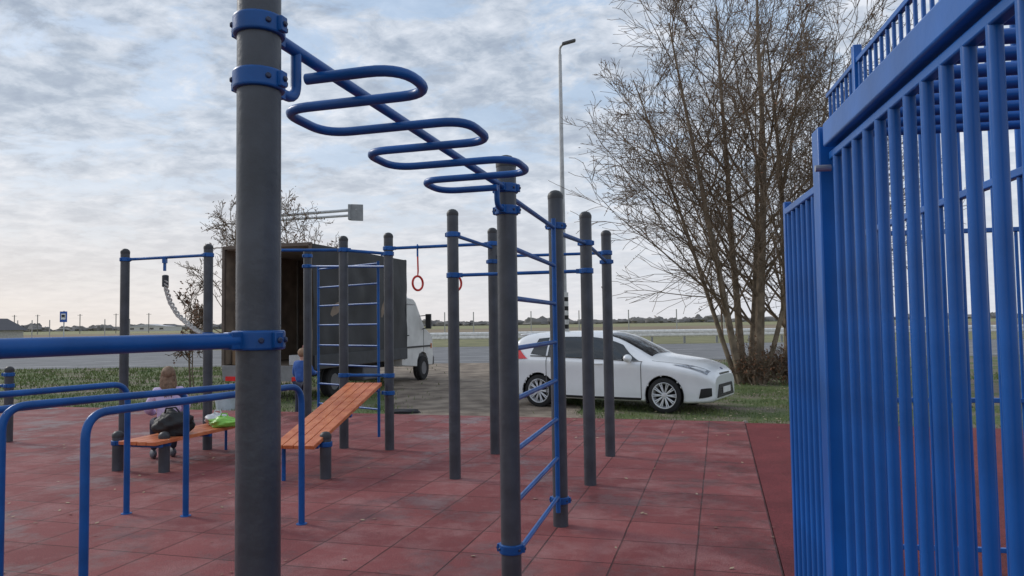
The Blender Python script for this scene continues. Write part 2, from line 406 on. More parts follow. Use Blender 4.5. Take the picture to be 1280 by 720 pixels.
post(P[5].x, P[5].y, H[5], 'grey post first right of the ladder, in front of the car side', [(ZB['5_6'], [dd(5,6), dd(5,3)]), (ZB['4_5'], [dd(5,4)])])
post(P[6].x, P[6].y, H[6], 'rightmost grey post, in front of the white car front door', [(ZB['7_6'], [dd(6,7)]), (ZB['5_6']-.06, [dd(6,5)])])
post(P[7].x, P[7].y, H[7], 'grey post just left of the ladder, between right ring and white car', [(ZB['8_7'], [dd(7,8)]), (ZB['7_6']-.06, [dd(7,6), dd(7,4)])])
post(P[8].x, P[8].y, H[8], 'grey post right of the upper end of the sloping orange board', [(ZB['8_7'], [dd(8,7)]), (ZB['low98'], [dd(8,9)]), (AT(487,491,P[8].y).z, [dd(8,9)]), (ZB['9_8']-.07, [dd(8,9)])])
post(P[9].x, P[9].y, H[9], 'grey post in front of the blue wall ladder, left of sloping board top', [(ZB['9_8'], [dd(9,8)]), (ZB['low98'], [dd(9,8)])])
post(P[10].x, P[10].y, H[10], 'grey post left of the blue wall ladder, beside the child in blue', [(AT(384,333,10.4).z, [dd(10,8)]), (AT(384,320,10.4).z, [dd(10,8)])])
post(P[11].x, P[11].y, H[11], 'grey post at the truck rear corner with the tied rope', [(ZB['11_12'], [dd(11,12)]), (AT(260,418,9.15).z, [])])
post(P[12].x, P[12].y, H[12], 'leftmost tall grey post, left end of the rope bar', [(ZB['11_12'], [dd(12,11)])])
post(P[13].x, P[13].y, H[13], 'grey post hidden behind the foreground post', [(ZB['13_9'], [dd(13,9)])])
post(P[14].x, P[14].y, 1.62, 'grey post out of view at the near end of the eye height bar', [(ZB['dip'], [-dL])])
def bar(a, c, z, label, r=.019, trim=.07, z2=None):
    z2 = z if z2 is None else z2
    A = Vector((a.x, a.y, z)); B = Vector((c.x, c.y, z2)); d = (B-A).normalized()
    A += d*trim; B -= d*trim
    o = MB().tube([A, B], r, 20).build('cross_bar', BLUE, loc=tuple(A)); return tag(o, label, 'bar', 'straight blue cross bars between the posts')
bar(P[1], P[14], ZB['dip'], 'thick blue bar running left from the foreground post at eye height', .0195)
bar(P[12], P[11], ZB['11_12'], 'blue bar between the two leftmost tall posts, rope hanging from it')
bar(P[8], P[7], ZB['8_7'], 'blue bar with the two red rings hanging from it')
bar(P[9], P[8], ZB['9_8'], 'short blue bar high above the sloping board', z2=ZB['9_8']-.07)
bar(P[9], P[8], ZB['low98'], 'short low blue bar holding the top of the sloping board')
bar(P[4], P[5], ZB['4_5'], 'lower blue pull-up bar crossing behind the rung ladder above the car roof', .017)
bar(P[4], P[7], ZB['4_7'], 'blue bar running back from the tall post left of the ladder', .019)
bar(P[7], P[6], ZB['7_6'], 'blue bar furthest back, ending at the rightmost grey post', .017)
bar(P[5], P[6], ZB['5_6'], 'short looking blue bar between the two rightmost posts', .019, z2=ZB['5_6']-.06)
bar(P[3], P[5], AT(697,290,P[3].y).z, 'blue bar running back from the ladder post to the post on its right', .019, z2=ZB['5_6'])
bar(P[13], P[9], ZB['13_9'], 'blue bar crossing the top of the truck opening', .019)
bar(P[10], P[8], AT(384,333,10.4).z, 'blue bar at the head of the wall ladder', .016, z2=AT(480,333,8.9).z)
t = thing('wavy_overhead_bar', 'blue snaking monkey bar on a straight spine between the foreground post and ladder post', 'monkey bar', tuple(P[1]+Vector((0,0,2.27))))
A = P[1]+uS*.07+Vector((0,0,2.285)); B = P[2]-uS*.07+Vector((0,0,2.235))
MB().tube([A, B], .0175, 20).build('spine', BLUE, t, world=True)
us = [.27, .50, .80, 1.09, 1.38, 1.67, 1.94]; pts = []
def sp_(u_, v_): 
    z = 2.255-.05*u_/2.1-.012
    q = P[1]+uS*u_+vS*v_; return Vector((q.x, q.y, z))
pts.append(sp_(.27, -.03)); side = 1
for i, uu in enumerate(us[:-1]):
    pts += [sp_(uu, side*.28), sp_(us[i+1], side*.28)]; side = -side
pts.append(sp_(us[-1], .03))
MB().tube(rounded(pts, .11, 7), .0165, 16).build('wavy_tube', BLUE, t, world=True)
for (Q, d, za, zb_) in ((P[1], uS, 2.14, 2.28), (P[2], -uS, 2.115, 2.235)):
    pp = [Q+d*.07+Vector((0,0,za)), Q+d*.17+Vector((0,0,za)), Q+d*.17+Vector((0,0,zb_))]
    MB().tube(rounded(pp, .06), .015, 14).build('brace', BLUE, t, world=True)
def ladder(A, B, zs_, z0, z1, label, r1=.02, r2=.015, top=None):
    t = thing('rung_ladder', label, 'ladder', (A.x, A.y, 0))
    for q in (A, B): MB().tube([(q.x,q.y,z0),(q.x,q.y,z1)], r1, 16).build('stile', BLUE, t, world=True)
    for z in zs_: MB().tube([(A.x,A.y,z),(B.x,B.y,z)], r2, 14).build('rung', BLUE, t, world=True)
    return t
d = (P[3]-P[2]).normalized()
ladder(P[2]+d*.10, P[3]-d*.10, [.23+.282*k for k in range(8)], .12, 2.27, 'blue rung ladder between two posts in front of the white car rear', r1=.017)
q1 = AT(398, 400, 10.15); q2 = AT(473, 400, 9.3)
ladder(q1, q2, [AT(436, y, 9.7).z for y in (333,357,381,406,432,457,482,508)], .1, AT(436, 330, 9.7).z, 'blue wall ladder in front of the dark truck side', .018, .013)
def hoop(near, far, z, label, r=.0235):
    t = thing('parallel_bar', label, 'dip bar', (near.x, near.y, 0), 0, 'blue hoop shaped dip bars on the left')
    pts = rounded([(near.x,near.y,0),(near.x,near.y,z),(far.x,far.y,z),(far.x,far.y,0)], .14, 8)
    MB().tube(pts, r, 18).build('bent_tube', BLUE, t, world=True)
    for q in (near, far): MB().lathe([(r,.0),(r+.018,.0),(r+.018,.005),(r,.007)], (q.x,q.y,0), seg=20).build('foot_flange', BLUE, t, world=True)
V = Vector
far377 = G(377,655); far232 = G(232,645); far158 = G(158,642); farH = V((-1.95,5.62,0))
hoop(V((-2.30,3.98,0)), far377, 1.045, 'blue dip bar hoop nearest the camera, running behind the foreground post')
hoop(V((-2.93,4.24,0)), farH, 1.06, 'blue dip bar hoop whose near leg stands at the left picture edge')
hoop(V((-3.40,4.35,0)), far232, 1.0, 'blue dip bar hoop third from the camera, far leg by the black bag')
hoop(V((-3.95,4.45,0)), far158, 1.05, 'blue dip bar hoop furthest left, far leg near the orange bench end')
def stub(px, py, tpy, label, dirs):
    g = G(px, py); h = hz_(px, tpy, g.y)
    post(g.x, g.y, h, label, [(h-.11, dirs)], group='short grey bench posts'); return g
s1 = stub(147, 588, 540, 'short grey post at the left corner of the flat orange bench', [(1,0)])
s2 = stub(205, 590, 541, 'short grey post at the near right corner of the flat orange bench', [(-1,0)])
s3 = stub(407, 598, 541, 'short grey post beside the low end of the sloping orange board', [(-1,0)])
def bench(A, B, wdt, label, n=4, name='bench'):
    A = V(A); B = V(B); t = thing(name, label, 'bench', (A.x, A.y, 0)); d = (B-A); Ln = d.length; d.normalize()
    s_ = d.cross(V((0,0,1))).normalized(); n_ = s_.cross(d).normalized(); m3 = Matrix((s_, d, n_)).transposed()
    m = MB(); bw = wdt/n
    for k in range(n): m.box(A+d*Ln/2+s_*(-wdt/2+bw*(k+.5)), (bw-.008, Ln, .038), m3)
    m.build('seat_boards', WOOD, t, world=True, bevel=.004)
    for f_ in (.06, .5, .94):
        MB().box(A+d*Ln*f_-n_*.036, (wdt*.96, .04, .03), m3).build('crossbar', BLUE, t, world=True, bevel=.003)
    return t
BA = V((-3.84,7.55,.33)); BB = V((-3.38,9.2,.33))
t = bench(BA, BB, .46, 'flat low orange slatted bench with the seated person and bags')
for q in (s1, s2):
    MB().tube([(q.x+(.06 if q is s1 else -.06), q.y, .30), (BA.x+(.17 if q is s2 else -.17), BA.y+.1, .30)], .014, 10).build('bracket', BLUE, t, world=True)
for xx in (-.17, .17): MB().tube([(BB.x+xx*.9, BB.y-.1, .31), (BB.x+xx*.9, BB.y-.1, 0)], .016, 10).build('leg', BLUE, t, world=True)
t = bench((-2.12,7.12,.34), (-1.77,8.82,.80), .44, 'sloping orange slatted sit-up board rising to the right', name='sit_up_board')
MB().tube([(s3.x-.06, s3.y, .33), (-2.0, 7.25, .33)], .014, 10).build('bracket', BLUE, t, world=True)
MB().tube([(-2.25,7.25,.33), (-2.25,7.25,0)], .02, 10).build('leg', BLUE, t, world=True)
g = G(10, 552); 
post(g.x, g.y, hz_(12, 459, g.y), 'low grey post at the left picture edge with two blue clamps', [(hz_(12,468,g.y), [(-1,0)]), (hz_(12,482,g.y), [(-1,0)])])
bar(g, g+V((-1.3,.3,0)), hz_(12,482,g.y), 'blue bar leaving the picture from the low post at left edge')
for px, lab in ((525,'red gymnastic ring hanging free, left of the tall post'), (574,'red gymnastic ring half hidden behind the tall post')):
    f_ = (px-487)/(619-487); q = P[8].lerp(P[7], f_); z = ZB['8_7']; t = thing('gym_ring', lab, 'ring', (q.x, q.y, z), 0, 'red gym rings')
    cz = hz_(px, 354, q.y); rr = .085
    MB().tube([V((q.x+.0,q.y,cz))+V((math.sin(a)*rr*.62, math.sin(a)*rr*.78, math.cos(a)*rr)) for a in [i*math.pi/14 for i in range(28)]], .0135, 10, closed=True).build('hoop', RED, t, world=True)
    MB().tube([(q.x,q.y,cz+rr),(q.x+.005,q.y,cz+rr+.06),(q.x,q.y,z-.06)], [.007,.010,.010], 8).build('strap', RED, t, world=True)
    MB().tube([V((q.x,q.y,z))+V((0, math.sin(a)*.03, math.cos(a)*.03)) for a in [i*math.pi/8 for i in range(16)]], .008, 8, closed=True).build('bracket', BLUE, t, world=True)
    MB().box((q.x,q.y,z-.07), (.02,.02,.09)).build('shackle', BLUE, t, world=True)
t = thing('climbing_rope', 'thick pale climbing rope hanging from the left bar and tied over to the next post', 'rope', (P[11].x-.5, 9.35, ZB['11_12']))
a = AT(206, 326, 9.38); z0 = a.z
MB().box((a.x,a.y,z0-.0), (.045,.055,.06)).box((a.x,a.y,z0-.07), (.028,.03,.12)).build('hanger', BLUE, t, world=True)
MB().lathe([(.02,-.1),(.04,-.09),(.04,.05),(.02,.06)], (a.x+.01,a.y,z0-.24), seg=12).build('ferrule', mat('dark_ferrule', (.03,.035,.045), .5), t, world=True)
rp_ = [AT(207,348,9.37), AT(208,362,9.36), AT(213,378,9.34), AT(222,393,9.3), AT(234,404,9.25), AT(246,413,9.2), AT(253,416,9.16)]
sm = []
for i in range(len(rp_)-1):
    for k in range(12): sm.append(rp_[i].lerp(rp_[i+1], k/12))
for s_ in range(3):
    pts = []
    for i, q in enumerate(sm):
        a_ = i*.5+s_*2.094; pts.append(q+V((math.cos(a_)*.020, math.sin(a_)*.016, math.sin(a_)*.016)))
    MB().tube(pts, .0125, 7).build('rope_strand', ROPE, t, world=True)
# ------------------------------------------------------------------ blue cage at right
FS = .17; dF = V((FS,1,0)).normalized(); nF = V((dF.y,-dF.x,0))
def FP(Y, off=0): return V((.872+FS*(Y-2), Y, 0))+nF*off
mF = Matrix.Rotation(-math.atan2(dF.x, dF.y), 3, 'Z')
def panel(A, B, z0, z1, sp, rb, label, rails, name='bar_fence', rr=.016, posts=()):
    t = thing(name, label, 'fence', (A.x, A.y, 0)); d = (B-A); Ln = d.length; d.normalize()
    ra = Matrix.Rotation(math.atan2(d.y, d.x), 3, 'Z')
    n = int(Ln/sp); proto = None
    for k in range(n+1):
        q = A+d*(k*sp+sp*.5)
        if (q-A).length > Ln-.02: break
        if proto is None:
            m = MB().tube([(0,0,z0),(0,0,z1)], rb, 18); m.blob((0,0,z1), (rb,rb,rb), nu=14, nv=6)
            proto = m.build('bar', BLUE2, t); o = proto
        else: o = proto.copy(); COL.objects.link(o)
        o.location = (q.x-A.x, q.y-A.y, 0)
    for z in rails: MB().box(A+d*Ln/2+V((0,0,z)), (Ln, rr*2, rr*2), ra).build('rail', BLUE2, t, world=True, bevel=.004)
    for f_, pw, pz in posts:
        q = A+d*Ln*f_; MB().box(q+V((0,0,pz/2)), (pw,pw,pz), ra).build('frame_post', BLUE2, t, world=True, bevel=.005)
    return t
t = panel(FP(1.95), FP(.45), .12, 1.93, .086, .0115, 'blue barred cage side panel closest to the camera under the thick beam', (.14, 1.935), rr=.011)
MB().box(FP(2.0)+V((0,0,1.01)), (.068,.072,2.02), mF).build('frame_post', BLUE2, t, world=True, bevel=.006)
MB().box(FP(1.19)+V((0,0,1.986)), (.06, 1.50, .064), mF).build('top_beam', BLUE2, t, world=True, bevel=.006)
MB().tube([FP(1.935,-.05)+V((0,0,1.9)), FP(1.935,-.01)+V((0,0,1.9))], .009, 10).build('bolt', STEEL, t, world=True)
panel(FP(2.56), FP(2.05), .1, 1.86, .072, .0100, 'lower blue barred panel left of the square cage post', (.12, 1.875), rr=.012, posts=((0,.026,1.91),))
panel(FP(4.62,.67), FP(1.75,.67), .1, 2.86, .088, .0093, 'tall blue barred fence rising above the cage beam', (.12, 1.95, 2.88), rr=.014, posts=((.21,.045,2.97),))
panel(FP(4.68,.70), FP(4.68,.70)+nF*3.7, .1, 2.0, .12, .0095, 'blue barred fence closing the far end of the cage', (.12, 1.0, 2.02), rr=.014, posts=((0.02,.04,2.05),(.5,.04,2.05),(1,.04,2.05)))
base = FP(.9,.05)
t = thing('overhead_ladder', 'blue overhead rungs roofing the barred cage at top right', 'ladder', tuple(base+V((0,0,1.98))))
Y = .9; proto = None
while Y < 1.93:
    q = FP(Y,.05)
    if proto is None: proto = MB().tube([(0,0,0), nF*1.3], .0135, 12).build('rung', BLUE2, t); o = proto
    else: o = proto.copy(); COL.objects.link(o)
    o.location = (q.x-base.x, q.y-base.y, 0); Y += .09
for of in (.50, 1.34): MB().tube([FP(.85,of)+V((0,0,1.98)), FP(1.97,of)+V((0,0,1.98))], .018, 14).build('rail', BLUE2, t, world=True)
# ------------------------------------------------------------------ white hatchback
def make_car():
    h = V((math.cos(R_(-31)), math.sin(R_(-31)), 0)); lf = V((-h.y, h.x, 0)); sc = .965
    org = V((.54,14.6,GZ))-h*.82*sc+lf*.8*sc
    t = thing('parked_car', 'white hatchback parked on the grass beyond the posts', 'car', tuple(org), R_(-31)); t.scale = (sc, sc, sc*1.02)
    st = [(0,.34,.78,.80,.76,.62,.86,.89),(.04,.27,.84,.92,.82,.66,1.03,1.06),(.12,.24,.88,.97,.85,.66,1.19,1.23),(.26,.22,.90,.985,.865,.64,1.34,1.385),(.46,.21,.905,.985,.87,.62,1.41,1.46),
      (1.0,.20,.91,.975,.88,.61,1.43,1.495),(1.7,.19,.912,.955,.885,.615,1.435,1.50),(2.15,.19,.912,.94,.885,.61,1.405,1.475),(2.5,.19,.91,.93,.88,.62,1.315,1.385),(2.9,.19,.908,.92,.87,.67,1.13,1.195),
      (3.2,.19,.905,.91,.865,.73,.99,1.06),(3.5,.19,.90,.885,.85,.69,.950,1.010),(3.85,.19,.885,.845,.815,.64,.910,.960),(4.08,.20,.85,.80,.77,.59,.865,.905),(4.22,.21,.80,.755,.71,.54,.815,.845),(4.31,.23,.735,.70,.65,.48,.750,.770),(4.36,.26,.66,.63,.58,.42,.67,.685)]
    def par(x):
        x = max(0, min(4.36, x)); i = 0
        while i < len(st)-2 and st[i+1][0] < x: i += 1
        a, c = st[i], st[i+1]; hh = c[0]-a[0]; s_ = (x-a[0])/hh; out = []
        p = st[max(i-1,0)]; q = st[min(i+2,len(st)-1)]
        for k in range(1, 8):
            m0 = (c[k]-p[k])/(c[0]-p[0]) if i > 0 else (c[k]-a[k])/hh
            m1 = (q[k]-a[k])/(q[0]-a[0]) if i+2 < len(st) else (c[k]-a[k])/hh
            out.append((2*s_**3-3*s_**2+1)*a[k]+(s_**3-2*s_**2+s_)*hh*m0+(-2*s_**3+3*s_**2)*c[k]+(s_**3-s_**2)*hh*m1)
        return out
    def sec(x):
        zb_,w_,zs_,ys_,yr,zre,zt = par(x)
        return [(0,zb_),(.55*w_,zb_),(.93*w_,zb_+.01),(.985*w_,zb_+.12),(w_*.992,.45*zb_+.55*zs_),(w_*.995,zs_-.08),(ys_,zs_),((ys_+yr)/2+.02,zs_+(zre-zs_)*.52),(yr,zre),(yr*.62,zre+.8*(zt-zre)),(0,zt)]
    def Sf(x, v, sd=-1):
        P_ = sec(x); v = max(0, min(9.9999, v)); i = int(v); f_ = v-i
        def g(j):
            if j < 0: return (-P_[1][0], P_[1][1])
            if j > 10: return (-P_[9][0], P_[9][1])
            return P_[j]
        a, b_, c, d_ = g(i-1), g(i), g(i+1), g(i+2); r = []
        for k in (0,1):
            r.append(.5*(2*b_[k]+(c[k]-a[k])*f_+(2*a[k]-5*b_[k]+4*c[k]-d_[k])*f_*f_+(-a[k]+3*b_[k]-3*c[k]+d_[k])*f_**3))
        return V((x, sd*max(0, r[0]), r[1]))
    def patch(cs, off=.006, nx=14, nv=8, sd=-1, m=None):
        m = m or MB(); vs = []; fs = []
        for i in range(nx+1):
            for j in range(nv+1):
                a, c = i/nx, j/nv
                x = (cs[0][0]*(1-a)+cs[1][0]*a)*(1-c)+(cs[3][0]*(1-a)+cs[2][0]*a)*c
                v = (cs[0][1]*(1-a)+cs[1][1]*a)*(1-c)+(cs[3][1]*(1-a)+cs[2][1]*a)*c
                p = Sf(x, v, sd); e = .01
                n_ = (Sf(x+e,v,sd)-Sf(x-e,v,sd)).cross(Sf(x,min(v+.05,9.99),sd)-Sf(x,v-.05,sd))
                if n_.length > 1e-9: n_.normalize()
                if n_.dot(p-V((p.x if .3<p.x<4.1 else 2.2, 0, .6))) < 0: n_ = -n_
                vs.append(p+n_*off)
        for i in range(nx):
            for j in range(nv): fs.append((i*(nv+1)+j, i*(nv+1)+j+1, (i+1)*(nv+1)+j+1, (i+1)*(nv+1)+j))
        m.add(vs, fs); return m
    WC = [(.82,.325),(3.47,.325)]; RW = .365
    xs = [0,.01,.02,.03,.04,.055,.07,.09,.11]+[.13+i*(4.29-.13)/130 for i in range(131)]+[4.305,4.32,4.335,4.35,4.36]
    nv = 60; vs = []; fs = []; full = 2*nv
    for x in xs:
        row = [Sf(x, 10*j/nv, -1) for j in range(nv+1)]+[Sf(x, 10*j/nv, 1) for j in range(nv-1, 0, -1)]
        for p in row:
            for cx_, cz_ in WC:
                dx, dz = p.x-cx_, p.z-cz_; r = math.hypot(dx, dz)
                if abs(p.y) > .58 and abs(r-RW) < .022 and r > 0: p.x = cx_+dx/r*RW; p.z = cz_+dz/r*RW
            vs.append(p)
    for i in range(len(xs)-1):
        for j in range(full):
            l = (j+1) % full; f_ = (i*full+j, i*full+l, (i+1)*full+l, (i+1)*full+j)
            c = sum((vs[k] for k in f_), V())/4
            if abs(c.y) > .55 and any(math.hypot(c.x-a, c.z-b_) < RW-.002 for a, b_ in WC): continue
            fs.append(f_)
    fs.append(tuple(range(full))); fs.append(tuple((len(xs)-1)*full+k for k in range(full))[::-1])
    m = MB(); m.add(vs, fs); body = m.build('body', WHITE, t, ang=60)
    for cx_, cz_ in WC:
        for sd in (-1, 1):
            ml = MB()
            n = 24; q = []
            for i in range(n+1):
                a = R_(-25+230*i/n); q += [(cx_+math.cos(a)*(RW+.006), sd*.905, cz_+math.sin(a)*(RW+.006)), (cx_+math.cos(a)*RW, sd*.5, cz_+math.sin(a)*RW)]
            ml.add(q, [(2*i,2*i+1,2*i+3,2*i+2) for i in range(n)]+[tuple(2*i+1 for i in range(n+1))])
            ml.build('wheel_arch_liner', BLACK, t)
    SEAM = mat('seam_grey', (.12,.12,.12), .6)
    for sd in (-1, 1):
        for cs, nm in (([(.62,6.35),(.98,6.2),(.98,7.7),(.74,7.6)],'quarter_window'), ([(1.02,6.2),(1.90,6.2),(1.88,7.75),(1.02,7.72)],'rear_side_window'), ([(1.98,6.2),(2.98,6.3),(2.60,7.7),(1.96,7.75)],'front_side_window')):
            patch(cs, .005, sd=sd).build(nm, GLASS, t)
        patch([(.62,6.12),(3.05,6.12),(3.05,6.22),(.62,6.22)], .009, 30, 2, sd).build('window_trim', BLACK, t)
        patch([(3.62,6.15),(4.24,5.35),(4.27,6.95),(3.94,7.1)], .008, 20, 10, sd=sd).build('headlight', LAMP, t)
        patch([(3.96,6.0),(4.19,5.75),(4.21,6.6),(4.02,6.7)], .014, sd=sd).build('headlight_lens', mat('bright_lens', (.6,.62,.64), .1, coat=1), t)
        patch([(.005,5.0),(.58,5.75),(.28,7.0),(.07,6.9)], .016, 24, 14, sd=sd).build('tail_light', TAIL, t)
        patch([(4.10,2.8),(4.31,2.9),(4.31,3.9),(4.14,3.7)], .010, sd=sd).build('fog_light_bezel', BLACK, t)
        for x0 in (1.0, 1.92, 3.02):
            patch([(x0,2.6),(x0+.016,2.6),(x0+.016,6.1),(x0,6.1)], .003, 1, 14, sd).build('door_seam', SEAM, t)
        patch([(3.22,7.0),(4.0,7.1),(4.0,7.25),(3.22,7.15)], .002, 14, 1, sd).build('bonnet_seam', SEAM, t)
        patch([(1.25,2.35),(3.02,2.35),(3.02,2.75),(1.25,2.75)], .004, 20, 2, sd).build('sill_trim', BLACK, t)
        for x0 in (1.12, 2.08):
            p = Sf(x0+.08, 5.2, sd); MB().box(p+V((0,sd*.018,0)), (.19,.03,.028)).build('door_handle', WHITE, t, bevel=.01)
        p = Sf(2.80, 6.2, sd); mr = MB().blob(p+V((0,sd*.13,.05)), (.08,.12,.075), nu=16, nv=10); mr.box(p+V((0,sd*.03,.0)), (.06,.1,.03)); mr.build('side_mirror', WHITE, t)
        MB().box(p+V((-.078,sd*.13,.05)), (.006,.17,.10)).build('mirror_glass', GLASS, t)
    m = patch([(2.25,8.25),(3.17,8.35),(3.17,9.99),(2.23,9.99)], .005, 18, 8, -1); patch([(2.25,8.25),(3.17,8.35),(3.17,9.99),(2.23,9.99)], .005, 18, 8, 1, m); m.build('windscreen', GLASS, t)
    m = patch([(.10,8.3),(.36,8.3),(.36,9.99),(.10,9.99)], .005, 8, 6, -1); patch([(.10,8.3),(.36,8.3),(.36,9.99),(.10,9.99)], .005, 8, 6, 1, m); m.build('rear_window', GLASS, t)
    yz = lambda y, z, x: V((x, y, z))
    MB().prism([(-.56,.29),(.56,.29),(.43,.52),(-.43,.52)], 4.33, 4.376, yz).build('lower_grille', BLACK, t, bevel=.004)
    mg = MB()
    for z in (.33,.375,.42,.465): mg.box((4.380, 0, z), (.006, .84, .007))
    mg.build('grille_slats', mat('grille_grey', (.08,.08,.085), .4), t)
    MB().box((4.336, 0, .700), (.04, .64, .036), Matrix.Rotation(R_(-30), 3, 'Y')).build('upper_grille', BLACK, t, bevel=.006)
    MB().box((4.352, 0, .712), (.016, .62, .008)).build('grille_strip', CHROME, t)
    MB().lathe([(0,0),(.07,0),(.07,.008),(0,.012)], (4.285,0,.785), Matrix.Rotation(R_(40), 3, 'Y') @ Matrix.Diagonal((.5,1,1)), 20).build('badge', mat('badge_blue', (.02,.05,.2), .2, coat=1), t)
    MB().box((4.390, 0, .41), (.012, .50, .11)).build('number_plate', mat('plate_white', (.7,.7,.68), .5), t, bevel=.003)
    MB().box((.34,0,1.44), (.26,1.08,.03), Matrix.Rotation(R_(-6), 3, 'Y')).build('spoiler', WHITE, t, bevel=.01)
    for (cx_, cz_) in WC:
        for sd in (-1, 1):
            c = V((cx_, sd*.80, cz_)); rx = Matrix.Rotation(R_(-90*sd), 3, 'X')
            wh = MB().lathe([(.20,-.10),(.295,-.10),(.318,-.085),(.325,-.05),(.325,.05),(.318,.085),(.295,.10),(.235,.10),(.225,.08),(.20,-.10)], c, rx, 40).build('wheel', RUBBER, t)
            mm = MB().lathe([(.20,-.08),(.232,.075),(.243,.098),(.232,.103),(.216,.085),(.19,-.06)], c, rx, 40)
            for k in range(10):
                a = 2*math.pi*k/10; 
                for da in (-.09, .09):
                    mm.tube([c+rx @ V((math.cos(a)*.05, math.sin(a)*.05, .075)), c+rx @ V((math.cos(a+da)*.225, math.sin(a+da)*.225, .088))], [.015,.011], 6)
            mm.lathe([(0,.095),(.045,.092),(.06,.075),(.06,.04)], c, rx, 20); mm.build('rim', ALLOY, wh)
            MB().lathe([(0,-.01),(.20,-.01)], c, rx, 24).build('brake_backing', BLACK, wh)
make_car()
# ------------------------------------------------------------------ cargo truck
def make_truck():
    a = -math.atan2(.29, .957); t = thing('cargo_truck', 'small cargo truck with dark tarpaulin box, white cab and open rear', 'truck', (-5.45,16.33,GZ), a)
    L0, L1, Z0, Z1 = 0, 4.8, .75, 3.47
    def fold(y, z, s): return .018*math.sin(y*5+2*noise.noise(V((y, z, s)))*2)+.035*noise.noise(V((y*1.3, z*1.3, s)))
    m = MB()
    for sx in (-1, 1):
        vs = []; ny, nz_ = 40, 20
        for i in range(ny+1):
            for j in range(nz_+1):
                y = L0+(L1-L0)*i/ny; z = Z0-.02+(Z1-Z0)*j/nz_; k = math.sin(math.pi*j/nz_)
                vs.append((sx*(1.15+.012+fold(y, z, sx)*k), y, z))
        m.add(vs, [(i*(nz_+1)+j, (i+1)*(nz_+1)+j, (i+1)*(nz_+1)+j+1, i*(nz_+1)+j+1) for i in range(ny) for j in range(nz_)])
    vs = []
    for i in range(41):
        for j in range(11):
            y = L0+(L1-L0)*i/40; x = -1.16+2.32*j/10; vs.append((x, y, Z1-.02+.05*math.sin(math.pi*j/10)-.02*abs(math.sin(y*2.6))*math.sin(math.pi*j/10)))
    m.add(vs, [(i*11+j, (i+1)*11+j, (i+1)*11+j+1, i*11+j+1) for i in range(40) for j in range(10)])
    m.add([(-1.15,L1,Z0),(1.15,L1,Z0),(1.15,L1,Z1),(-1.15,L1,Z1)], [(0,1,2,3)])
    m.build('tarpaulin', TARP, t)
    for sx in (-1.12, 1.12):
        MB().box((sx,2.4,2.1), (.02,4.7,2.6)).build('side_lining', PLY, t, smooth=False)
        m = MB()
        for k in range(6): m.box((sx-math.copysign(.025,sx),.5+k*.8,2.1), (.03,.06,2.6))
        m.build('lining_ribs', mat('rib_grey', (.20,.18,.16), .7), t, smooth=False)
    MB().box((0,4.74,2.1), (2.2,.02,2.6)).build('front_lining', PLY, t, smooth=False)
    MB().box((0,2.4,3.40), (2.2,4.7,.02)).build('roof_lining', mat('roof_lining', (.4,.38,.34), .8), t, smooth=False)
    MB().box((0,2.4,.74), (2.28,4.8,.09)).build('cargo_floor', mat('floor_board', (.20,.15,.11), .8), t)
    fr = mat('box_frame', (.13,.10,.08), .6)
    for sx in (-1,1): MB().box((sx*1.12,-.01,2.1), (.07,.06,2.7)).build('rear_pillar', fr, t, bevel=.005)
    MB().box((0,-.01,3.44), (2.3,.06,.08)).build('rear_header', fr, t, bevel=.005)
    for sx in (-1,1): MB().box((sx*1.178,2.4,.86), (.03,4.7,.30)).build('side_board', mat('side_board_grey', (.05,.053,.06), .6), t, bevel=.004)
    MB().box((0,-.06,.62), (2.2,.04,.34), Matrix.Rotation(R_(6),3,'X')).build('tailgate', mat('tailgate_paint', (.25,.25,.26), .6), t, bevel=.004)
    m = MB(); m.box((-.4,3.2,.55), (.09,6.2,.16)); m.box((.4,3.2,.55), (.09,6.2,.16)); m.box((0,.05,.50), (1.9,.07,.1)); m.build('chassis', BLACK, t)
    MB().box((.85,2.9,.45), (.45,.9,.36)).build('fuel_tank', mat('tank_grey', (.12,.12,.13), .5), t, bevel=.04)
    for sx in (-1,1):
        MB().box((sx*.85,-.09,.50), (.28,.04,.10)).build('tail_light', TAIL, t)
        for yy in (1.15, 6.25):
            c = V((sx*.93, yy, .36)); ry = Matrix.Rotation(R_(90*sx), 3, 'Y')
            wh = MB().lathe([(.2,-.11),(.33,-.11),(.36,-.08),(.365,0),(.36,.08),(.33,.11),(.2,.11),(.2,-.11)], c, ry, 32).build('wheel', RUBBER, t)
            MB().lathe([(0,.06),(.07,.06),(.09,.03),(.15,.03),(.18,.09),(.19,.1)], c, ry, 28).build('rim', mat('steel_rim', (.16,.16,.17), .5), wh)
            if yy < 3: MB().tube([(c.x,yy+math.cos(q)*.45,.36+math.sin(q)*.45) for q in [math.pi*i/12 for i in range(13)]], .02, 6).build('mudguard', BLACK, t)
    prof = [(4.83,.50),(4.83,2.28),(4.90,2.40),(5.25,2.44),(5.80,2.40),(5.95,2.32),(6.42,1.56),(6.60,1.48),(6.93,1.34),(7.03,1.15),(7.06,.66),(7.02,.42),(6.68,.42),(6.66,.60),(6.52,.78),(6.28,.84),(6.02,.78),(5.88,.60),(5.86,.42)]
    m = MB(); n = len(prof); rows = []
    for x_, k in ((-.98,0),(-.95,1),(0,1),(.95,1),(.98,0)):
        for y, z in prof:
            inn = .92 if z > 1.6 else 1; cy_, cz_ = 5.9, 1.2
            rows.append((x_*inn, y if k else cy_+(y-cy_)*.985, z if k else cz_+(z-cz_)*.98))
    fs = []
    for r in range(4):
        for i in range(n): fs.append((r*n+i, r*n+(i+1)%n, (r+1)*n+(i+1)%n, (r+1)*n+i))
    fs.append(tuple(range(n))); fs.append(tuple(4*n+i for i in range(n))[::-1])
